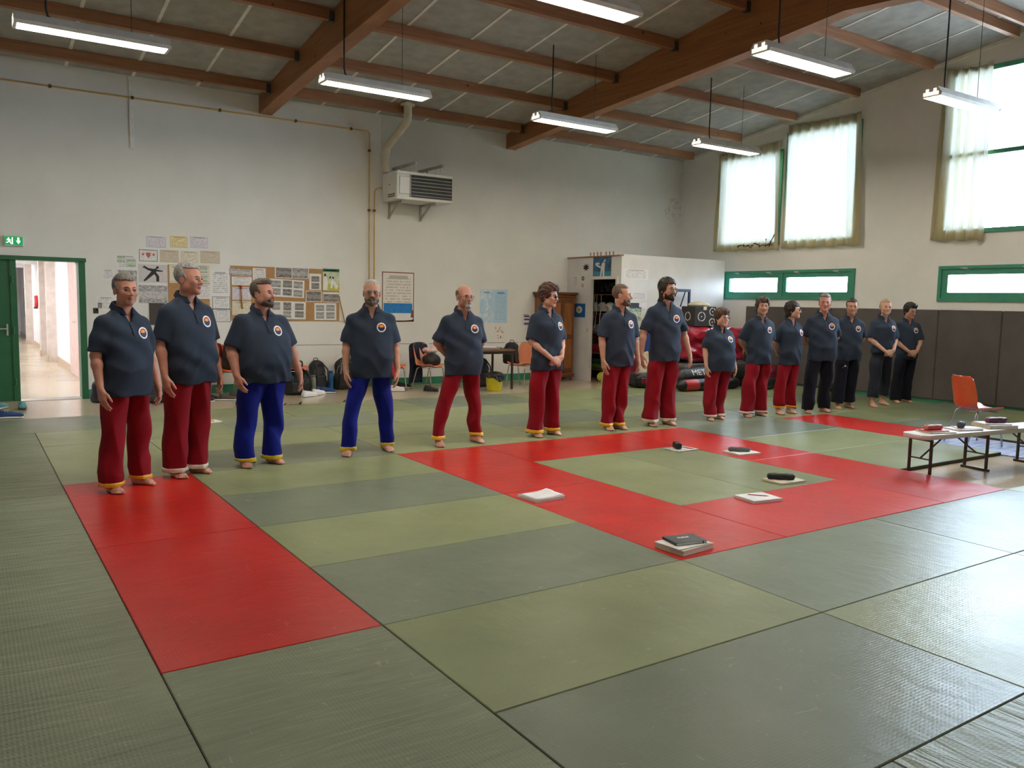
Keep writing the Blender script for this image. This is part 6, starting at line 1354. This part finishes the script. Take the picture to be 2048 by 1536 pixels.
# ================================================================== WARDROBE AND STORAGE BOOTH
M_WARD = wood_mat('wardrobe_oak', srgb(120, 74, 40), srgb(150, 98, 56), (4, 4, .5), .4); M_WARDD = wood_mat('wardrobe_oak_dark', srgb(92, 54, 32), srgb(112, 68, 40), (4, 4, .5), .4)
t = thing('wardrobe', 'old wooden wardrobe with a moulded cornice against the back wall', 'wardrobe', (9.60, 10.24, ZF))
MB().rbox(-.33, .33, -.24, .26, .12, 1.72, .008).build('carcass', M_WARD, t); MB().rbox(-.39, .39, -.29, .265, 1.77, 1.825, .012).rbox(-.36, .36, -.27, .262, 1.715, 1.77, .012).build('cornice', M_WARDD, t); MB().rbox(-.35, .35, -.26, .262, .08, .15, .01).build('plinth', M_WARDD, t)
for s in (-1, 1):
    d = MB().rbox(min(0, s*.30)+.004, max(0, s*.30)-.004, -.262, -.238, .18, 1.69, .006).build('door', M_WARDD, t)
    for z0, z1 in ((.26, .86), (.96, 1.60)): MB().rbox(s*.15-.10, s*.15+.10, -.272, -.26, z0, z1, .012).build('panel', M_WARD, d)
    MB().cyl((s*.03, -.29, .95), (s*.03, -.262, .95), .012, n=10).build('knob', mat('brass', (.5, .36, .14), rough=.3, metal=1), d)
    for y in (-.22, .22): MB().lathe([(.02, 0), (.03, .03), (.022, .07), (.035, .12)], (s*.29, y, 0), 10).build('foot', M_WARDD, t, 50)
M_BOOTH = mat('booth_white_board', (.70, .69, .68), rough=.55, var=.06, vscale=2, bump=.05)
b0, b1, c0, c1_ = 10.118, 13.03, 8.793, YW-.002
bt = MB().box(b0, b0+.05, 9.715, c1_, ZF, 2.5).box(b0, b0+.05, c0, 8.925, ZF, 2.5).box(b0, b0+.05, 8.925, 9.715, 2.06, 2.5)
booth = struct(bt.build('wall_storage', M_BOOTH))
MB().box(b0+.05, b1, c0, c0+.05, ZF, 2.535).build('front_board', M_BOOTH, booth); MB().box(b1-.05, b1, c0+.05, c1_, ZF, 2.535).build('side_board', M_BOOTH, booth); MB().box(b0+.05, b1-.05, c0+.05, c1_, 2.44, 2.49).build('roof_board', M_BOOTH, booth)
MB().box(b0-.02, b0+.055, 9.70, 9.76, ZF, 2.055).box(b0-.02, b0+.055, 8.88, 8.94, ZF, 2.055).box(b0-.02, b0+.055, 8.88, 9.76, 2.055, 2.115).build('door_frame', M_BOOTH, booth)
rl = MB(); rl.box(b0-.03, b0+.05, 8.82, 10.5, 2.5, 2.525).build('top_batten', M_PURLIN, booth)
for k in range(7): MB().cyl((b0, 9.05+k*.11+(.05 if k > 2 else 0), 2.52), (b0, 9.05+k*.11+(.05 if k > 2 else 0), 2.60), .012, n=8).build('peg', M_PURLIN, booth)
MB().rbox(b0-.03, b0+.01, 9.755, 9.80, .98, 1.06, .005).build('latch', M_STEEL, booth)
M_SHELF = wood_mat('shelf_pine', srgb(116, 74, 50), srgb(136, 92, 64), (1, .4, 4), .6)
sh = thing('storage_shelf', 'wooden shelf unit with sports gear inside the storage doorway', 'shelf', (10.55, 9.62, ZF))
for z in (.22, .57, .99, 1.40, 1.81): MB().box(0, .42, -.76, .82, z-.02, z).build('shelf_board', M_SHELF, sh)
for y in (-.76, .80): MB().box(.0, .42, y, y+.02, 0, 2.2).build('shelf_side', M_SHELF, sh)
MB().box(.42, .44, -.76, .82, 0, 2.2).build('shelf_back', mat('dark_hardboard', (.06, .045, .035), rough=.8), sh)
M_HELM = mat('white_helmet_foam', (.70, .68, .66), rough=.5); M_HBLK = mat('black_helmet_foam', (.03, .03, .035), rough=.5)
def helmet(label, loc, m, rz=-90):
    t = thing('head_guard', label, 'helmet', loc, R(rz), 'head guards on the shelf'); f = Field((-.13, -.15, -.01), (.13, .15, .25), .009)
    f.ell((0, 0, .12), (.105, .125, .12)); f.ell((0, -.09, .10), (.062, .10, .06), .02, 'cut'); f.ell((0, .0, .06), (.075, .09, .09), .01, 'cut'); f.build('shell', m, t)
    for s in (-1, 1): MB().cyl((s*.099, .0, .10), (s*.108, .0, .10), .03, n=12).build('ear_hole', M_BLK, t)
    MB().rbox(-.018, .018, -.125, -.10, .20, .225, .006).build('vent', M_BLK, t)
for i, y in enumerate((10.24, 10.00, 9.76)): helmet(('white head guard on the shelf beside the door jamb', 'white head guard in the middle of the shelf', 'white head guard behind the turned head')[i], (10.68, y, ZF+1.40), M_HELM)
for i, y in enumerate((10.26, 10.06, 9.86, 9.66)): helmet(('black head guard on the top shelf by the jamb', 'second black head guard on the top shelf', 'third black head guard on the top shelf', 'last black head guard on the top shelf')[i], (10.68, y, ZF+1.81), M_HBLK)
for i, (y, m) in enumerate(((10.10, 0), (10.02, 1), (9.88, 0))):
    o = MB().sheet(np.array([[(10.54-.004*j % 2, y+.018*(k-.5)+.01*math.sin(j*.8+i), ZF+1.79-j*.07) for j in range(10+i)] for k in (0, 1)]), .004).build('belt', M_HELM); tag(o, ('white belt hanging from the top shelf, nearest the jamb', 'white belt hanging in the middle of the storage doorway', 'white belt hanging behind the shoulder')[i], 'belt', 'belts hanging from the shelf')
M_GI = mat('white_gi_cotton', (.50, .50, .52), rough=.9, bump=.3, bscale=60, col2=(.16, .17, .22), vscale=14)
for i, (y, h_) in enumerate(((10.16, .17), (9.84, .12))):
    f = Field((-.18, -.15, -.005), (.18, .15, .24), .009); f.rbx((0, 0, h_/2), (.15, .12, h_/2), .03); f.put(lambda X, Y, Z: .006*np.sin(110*Z+8*Y)+.005*np.sin(30*Y+20*X), (-.2, -.2, 0), (.2, .2, .3), 0, 'add')
    tag(f.build('folded_uniform', M_GI, loc=(10.74, y, ZF+.99)), ('crumpled white uniform folded on the shelf by the jamb', 'flatter folded uniform behind the person with the turned head')[i], 'uniform')
M_REDV = mat('red_vinyl', srgb(164, 28, 48), rough=.28, bump=.25, bscale=10, coat=.2); M_GRNV = mat('green_vinyl', srgb(92, 130, 50), rough=.4); M_DGRN = mat('dark_green_vinyl', srgb(40, 70, 50), rough=.4); M_BLKV = mat('black_vinyl', srgb(26, 26, 28), rough=.35, bump=.2, bscale=14); M_MARV = mat('maroon_vinyl', srgb(112, 24, 46), rough=.3, coat=.2)
def pad(label, loc, rz, hf, m, trim=None, name='kick_shield', cat='shield', tilt=None, rad=.05):
    t = thing(name, label, cat, loc, R(rz)); f = Field([-q-.02 for q in hf], [q+.02 for q in hf], max(.011, max(hf)/34)); f.rbx((0, 0, 0), hf, rad); f.put(lambda X, Y, Z: .004*np.sin(14*X+9*Z)+.003*np.sin(21*Y+13*X), [-q-.02 for q in hf], [q+.02 for q in hf], 0, 'add'); f.build('cushion', m, t)
    if tilt: t.rotation_euler = tilt
    return t
pad('red pad lying on the second lowest shelf', (10.76, 9.98, ZF+.57+.085), 0, (.2, .32, .08), M_REDV); pad('lime green shield on the lowest shelf', (10.76, 9.98, ZF+.22+.06), 0, (.2, .34, .055), M_GRNV); pad('dark green shield under the lime one', (10.70, 9.98, ZF+.335+.05), 0, (.14, .30, .045), M_DGRN)
o = tag(MB().lathe([(.005, -.10)]+[(.10*math.sin(a), -.10*math.cos(a)) for a in np.linspace(.1, math.pi-.1, 10)]+[(.005, .10)], n=18).build('ball', mat('yellow_ball', srgb(206, 206, 70), rough=.6, bump=.2, bscale=120), smooth=True, loc=(10.36, 9.58, ZF+.10)), 'yellow ball on the floor inside the storage doorway', 'ball')
t = thing('step_stool', 'white wooden stool frame on the floor inside the storage doorway', 'stool', (10.34, 9.26, ZF)); MB().rbox(-.12, .12, -.16, .16, .30, .33, .006).build('seat', M_HELM, t)
for x in (-.1, .1):
    for s in (-1, 1): MB().cyl((x, s*.10, .30), (x, s*.17, 0), .014, n=8).build('leg', M_HELM, t)
# ---- papers on the booth
o = sheet((1187, 515, 1222, 555), mat('blue_poster_print', srgb(46, 116, 156), rough=.5, col2=srgb(38, 60, 90), vscale=7), 'blue poster of two white-clad fighters, one kicking high', 'poster', 'poster', '1')
shape(o, [[(.40, .02), (.46, .02), (.52, .40), (.44, .44)], [(.56, .02), (.64, .02), (.64, .44), (.52, .44)], [(.42, .42), (.64, .42), (.66, .70), (.50, .72)], [(.48, .50), (.40, .56), (.18, .66), (.14, .60), (.36, .48)], [(.60, .70), (.70, .86), (.64, .90), (.56, .74)], [(.14, .62), (.36, .66), (.34, .74), (.12, .72)]], flat((.74, .74, .76)), 'fighter_print'); sub(o, .0, 1, .0, .30, mat('blue_water_print', srgb(50, 130, 160), rough=.5), 'lower_band', .0026)
o = sheet((1163, 524, 1182, 546), flat((.72, .71, .70)), 'white sheet with a dark sun-like emblem beside the blue poster', 'paper', 'paper', '1'); shape(o, [[(.5+.36*math.cos(a)*(1 if k % 2 else .5), .5+.36*math.sin(a)*(1 if k % 2 else .5)) for k, a in enumerate(np.linspace(0, 6.283, 17)[:-1])]], INK, 'emblem')
sheet((1147, 553, 1156, 573), PW, 'narrow leaflet by the booth corner above the wardrobe', 'paper', 'paper', '1')
for lb, cx, cy, m in (('round dark sticker on the storage booth', 1166, 557, flat((.10, .10, .09))), ('round pale red sticker on the storage booth', 1165.5, 571, flat((.62, .40, .34)))):
    p = onX(cx, cy, 10.118); o = MB().cyl((0, 0, 0), (-.002, 0, 0), .045, n=20).build('sticker', m, loc=(10.117, p[1], p[2])); tag(o, lb, 'sticker'); MB().cyl((-.002, 0, 0), (-.0025, 0, 0), .022, n=14).build('sticker_mark', flat((.5, .48, .42)), o)
o = sheet((1147, 607, 1170, 635), flat(srgb(24, 92, 160)), 'blue square sheet with a round yellowish emblem by the wardrobe', 'paper', 'paper', '1'); shape(o, [[(.5+.26*math.cos(a), .56+.26*math.sin(a)) for a in np.linspace(0, 6.283, 17)[:-1]]], flat((.62, .64, .62)), 'emblem'); shape(o, [[(.5+.15*math.cos(a), .54+.15*math.sin(a)) for a in np.linspace(0, 6.283, 13)[:-1]]], flat(srgb(200, 160, 80)), 'emblem_centre', .002)
o = sheet((1247, 537, 1296, 560), PW, 'wide white double sheet at the top of the booth front', 'paper', 'paper', '2')
o = sheet((1262, 585, 1293, 600), PW, 'clear-sleeved sheet with a small portrait on the booth front', 'paper', 'paper', '2'); sub(o, .65, .92, .1, .9, PL, 'picture')
o = sheet((1259, 605, 1293, 617), flat((.74, .74, .76)), 'half black half white label strip on the booth front', 'paper', 'paper', '2'); sub(o, .0, .55, .05, .95, flat((.03, .035, .06)), 'dark_half')
o = sheet((1256, 614, 1282, 642), PG, 'sheet of small green pictures on the booth front', 'paper', 'paper', '2')
# ================================================================== GEAR HEAP IN FRONT OF THE BOOTH
f = Field((-.95, -.42, -.02), (.95, .42, .80), .018); f.rbx((0, 0, .36), (.86, .34, .33), .10); f.ell((-.45, -.1, .52), (.5, .3, .2), .12); f.ell((.5, .0, .42), (.45, .34, .26), .12)
f.put(lambda X, Y, Z: .016*np.sin(9*X+16*Z+2*np.sin(6*X))+.010*np.sin(23*Z-11*X+4*Y)+.006*np.sin(40*Z+15*X), (-1, -.5, 0), (1, .5, .8), 0, 'add')
t = thing('crash_mat', 'shiny red vinyl crash mat slumped in folds against the booth', 'mat', (12.06, 8.36, .435)); f.build('cover', M_REDV, t); MB().rbox(-.82, .80, -.345, -.325, .02, .08, .006).build('seam_band', M_MARV, t)
pad('grey crash mat lying under the red one', (12.05, 8.34, .22), 0, (.93, .38, .205), mat('grey_vinyl', srgb(92, 92, 94), rough=.45), name='crash_mat', cat='mat')
pad('dark red bolster behind the last red trousers by the wall pads', (12.85, 7.35, .21), 10, (.25, .22, .21), M_MARV, name='bolster', cat='bolster', rad=.15)
t = thing('target_box', 'black box with white ring targets on top of the red crash mat', 'box', (11.76, 8.28, 1.15), R(-8)); MB().rbox(-.27, .27, -.22, .22, 0, .40, .012).build('box_body', mat('black_foam_box', srgb(52, 50, 52), rough=.7), t)
M_RING = flat((.78, .78, .76))
def ring(c, ax, r):
    b = MB(); n = 26
    for k in range(n):
        if k % 13 in (5,): continue
        a, d = 2*math.pi*k/n, 2*math.pi*(k+1)/n; q = []
        for rr, an in ((r, a), (r, d), (r-.018, d), (r-.018, a)): q.append((c[0]+(rr*math.cos(an) if ax == 'y' else 0), c[1]+(rr*math.cos(an) if ax == 'x' else 0), c[2]+rr*math.sin(an)))
        b._add(q, [(0, 1, 2, 3)])
    return b
ring((-.10, -.2215, .20), 'y', .095).build('ring_print', M_RING, t); ring((.17, -.2215, .30), 'y', .08).build('ring_print', M_RING, t); ring((.17, -.2215, .09), 'y', .08).build('ring_print', M_RING, t); ring((-.2715, 0, .2), 'x', .09).build('ring_print', M_RING, t)
for cx, cz in ((-.10, .2), (.17, .30), (.17, .09)): MB().cyl((cx, -.2218, cz), (cx, -.2212, cz), .014, n=8).build('ring_centre', M_RING, t)
MB().rbox(-.06, .02, -.225, -.219, .33, .40, .002).build('label_patch', flat((.72, .70, .62)), t)
f = Field((-.3, -.22, -.01), (.3, .22, .12), .011); f.ell((.0, 0, .03), (.25, .18, .06)); f.put(lambda X, Y, Z: .008*np.sin(25*X+18*Y), (-.3, -.3, 0), (.3, .3, .2), 0, 'add'); tag(f.build('folded_cloth', mat('cream_cloth', srgb(206, 196, 170), rough=.9), loc=(11.78, 8.30, 1.55)), 'cream cloth lying on top of the black ring box', 'cloth')
M_BLUS = mat('dark_blue_steel', srgb(22, 38, 70), rough=.4, metal=.3)
t = thing('steel_rack', 'dark blue steel tube rack standing behind the black ring box', 'rack', (11.60, 8.66, 1.14))
for x in (-.26, .26): MB().rbox(x-.022, x+.022, -.022, .022, 0, .74, .004).build('upright', M_BLUS, t)
MB().rbox(-.28, .28, -.025, .025, .70, .755, .004).build('top_bar', M_BLUS, t); MB().cyl((-.24, 0, .40), (-.10, 0, .70), .012, n=8).build('brace', M_BLUS, t); MB().cyl((.02, 0, .40), (.14, 0, .70), .012, n=8).build('brace', M_BLUS, t); MB().rbox(-.30, -.2, -.05, .05, .36, .44, .006).build('bracket', M_BLK, t)
# ---- punch bags
def punchbag(label, x0, x1, y, r, z0, cap, text=None):
    t = thing('punch_bag', label, 'punch bag', (x0, y, z0)); L = x1-x0
    prof = [(0, .02), (.02, .5), (.05, .8), (.1, .96), (.16, 1.), (L-.16, 1.), (L-.1, .96), (L-.04, .8), (L-.01, .4)]
    b = MB(); b.tube([(x, 0, r) for x, _ in prof], [r*q for _, q in prof], 24); b.build('bag', M_BLKV, t, True)
    if cap: b = MB(); b.tube([(x, 0, r) for x in (.12, .16, .46, .47)], [r*q for q in (.965, 1.008, 1.008, 1.0)], 24); b.build('red_band', cap, t, True)
    if text:
        cu = bpy.data.curves.new('lettering', 'FONT'); cu.body = text; cu.size = .17; ob = bpy.data.objects.new('tmp_text', cu); COL.objects.link(ob); bpy.context.view_layer.update()
        me = bpy.data.meshes.new_from_object(ob.evaluated_get(bpy.context.evaluated_depsgraph_get())); COL.objects.unlink(ob); bpy.data.objects.remove(ob)
        import bmesh
        bm = bmesh.new(); bm.from_mesh(me); bmesh.ops.triangulate(bm, faces=bm.faces); bmesh.ops.subdivide_edges(bm, edges=bm.edges, cuts=2)
        for v in bm.verts:
            an = R(20)+v.co.y/r; v.co = Vector((.30+v.co.x*1.15, -(r+.003)*math.cos(an), r+(r+.003)*math.sin(an)))
        bm.to_mesh(me); bm.free(); me.materials.append(M_BADGE[0]); lo_ = bpy.data.objects.new('lettering', me); COL.objects.link(lo_); lo_.parent = t
    return t
punchbag('long black punch bag lettered METAL lying before the crash mats', 10.38, 12.55, 7.52, .20, 0.0, None, 'METAL')
punchbag('slimmer black punch bag with a red band lying in front of the lettered one', 10.14, 11.75, 7.18, .108, 0.0, mat('red_bag_band', srgb(176, 40, 46), rough=.35))
t = pad('maroon kick shield with black edge lying in front of the booth', (10.20, 8.05, .14), -4, (.38, .22, .135), M_BLKV, rad=.11); MB().rbox(-.30, .36, -.232, -.20, -.05, .06, .03).build('maroon_face', M_MARV, t); MB().rbox(-.22, .30, -.240, -.228, -.02, .03, .02).build('grip', M_REDV, t)
pad('maroon kick shield leaning behind the flat one', (10.05, 8.50, .28), -20, (.20, .12, .26), M_MARV)
f = Field((-.26, -.2, -.02), (.26, .2, .50), .011); f.cone((-.12, 0, .03), (.08, .04, .40), .13, .07); f.ell((.05, 0, .12), (.19, .15, .13), .08); f.put(lambda X, Y, Z: .010*np.sin(22*X+18*Z)+.008*np.sin(30*Y+12*Z), (-.3, -.3, 0), (.3, .3, .5), 0, 'add'); tag(f.build('canvas_sack', MATS['cream_cloth'], loc=(10.44, 8.40, .18)), 'cream canvas sack slumped over the maroon kick shields', 'sack')
f = Field((-.14, -.10, -.30), (.14, .10, .30), .010); f.rbx((0, 0, 0), (.10, .06, .27), .05); f.put(lambda X, Y, Z: .006*np.sin(24*Z+18*X), (-.2, -.2, -.3), (.2, .2, .3), 0, 'add'); tag(f.build('blue_bag', mat('blue_bag_cloth', srgb(34, 66, 140), rough=.7), loc=(10.86, 8.72, .86)), 'blue bag hanging on the booth front behind the tallest person', 'bag')
pad('black and white pad on the floor behind the shortest person', (12.2, 6.90, .10), 15, (.34, .16, .095), M_BLKV, rad=.07)
f = Field((-.2, -.2, -.01), (.2, .2, .22), .011); f.ell((0, 0, .08), (.16, .14, .09)); f.put(lambda X, Y, Z: .010*np.sin(22*X+28*Z), (-.3, -.3, 0), (.3, .3, .3), 0, 'add'); tag(f.build('dark_bag', M_BAGK, loc=(12.95, 6.05, 0)), 'dark bag on the mats by the wall pads, seen between black trouser legs', 'bag')
# ---- ceiling lamps made up to light the corridor
for i, (y, lb) in enumerate(((12.5, 'first'), (17.2, 'second'), (21.5, 'third'), (26.0, 'last'))):
    t = thing('added_ceiling_lamp', f'flush ceiling lamp added to light the corridor, {lb} from the doorway', 'lamp', (-.4, y, 2.56)); MB().rbox(-.35, .35, -.6, .6, .02, .058, .005).build('tray', M_LBODY, t); MB().rbox(-.33, .33, -.58, .58, .0, .025, .005).build('diffuser', M_CORL, t)
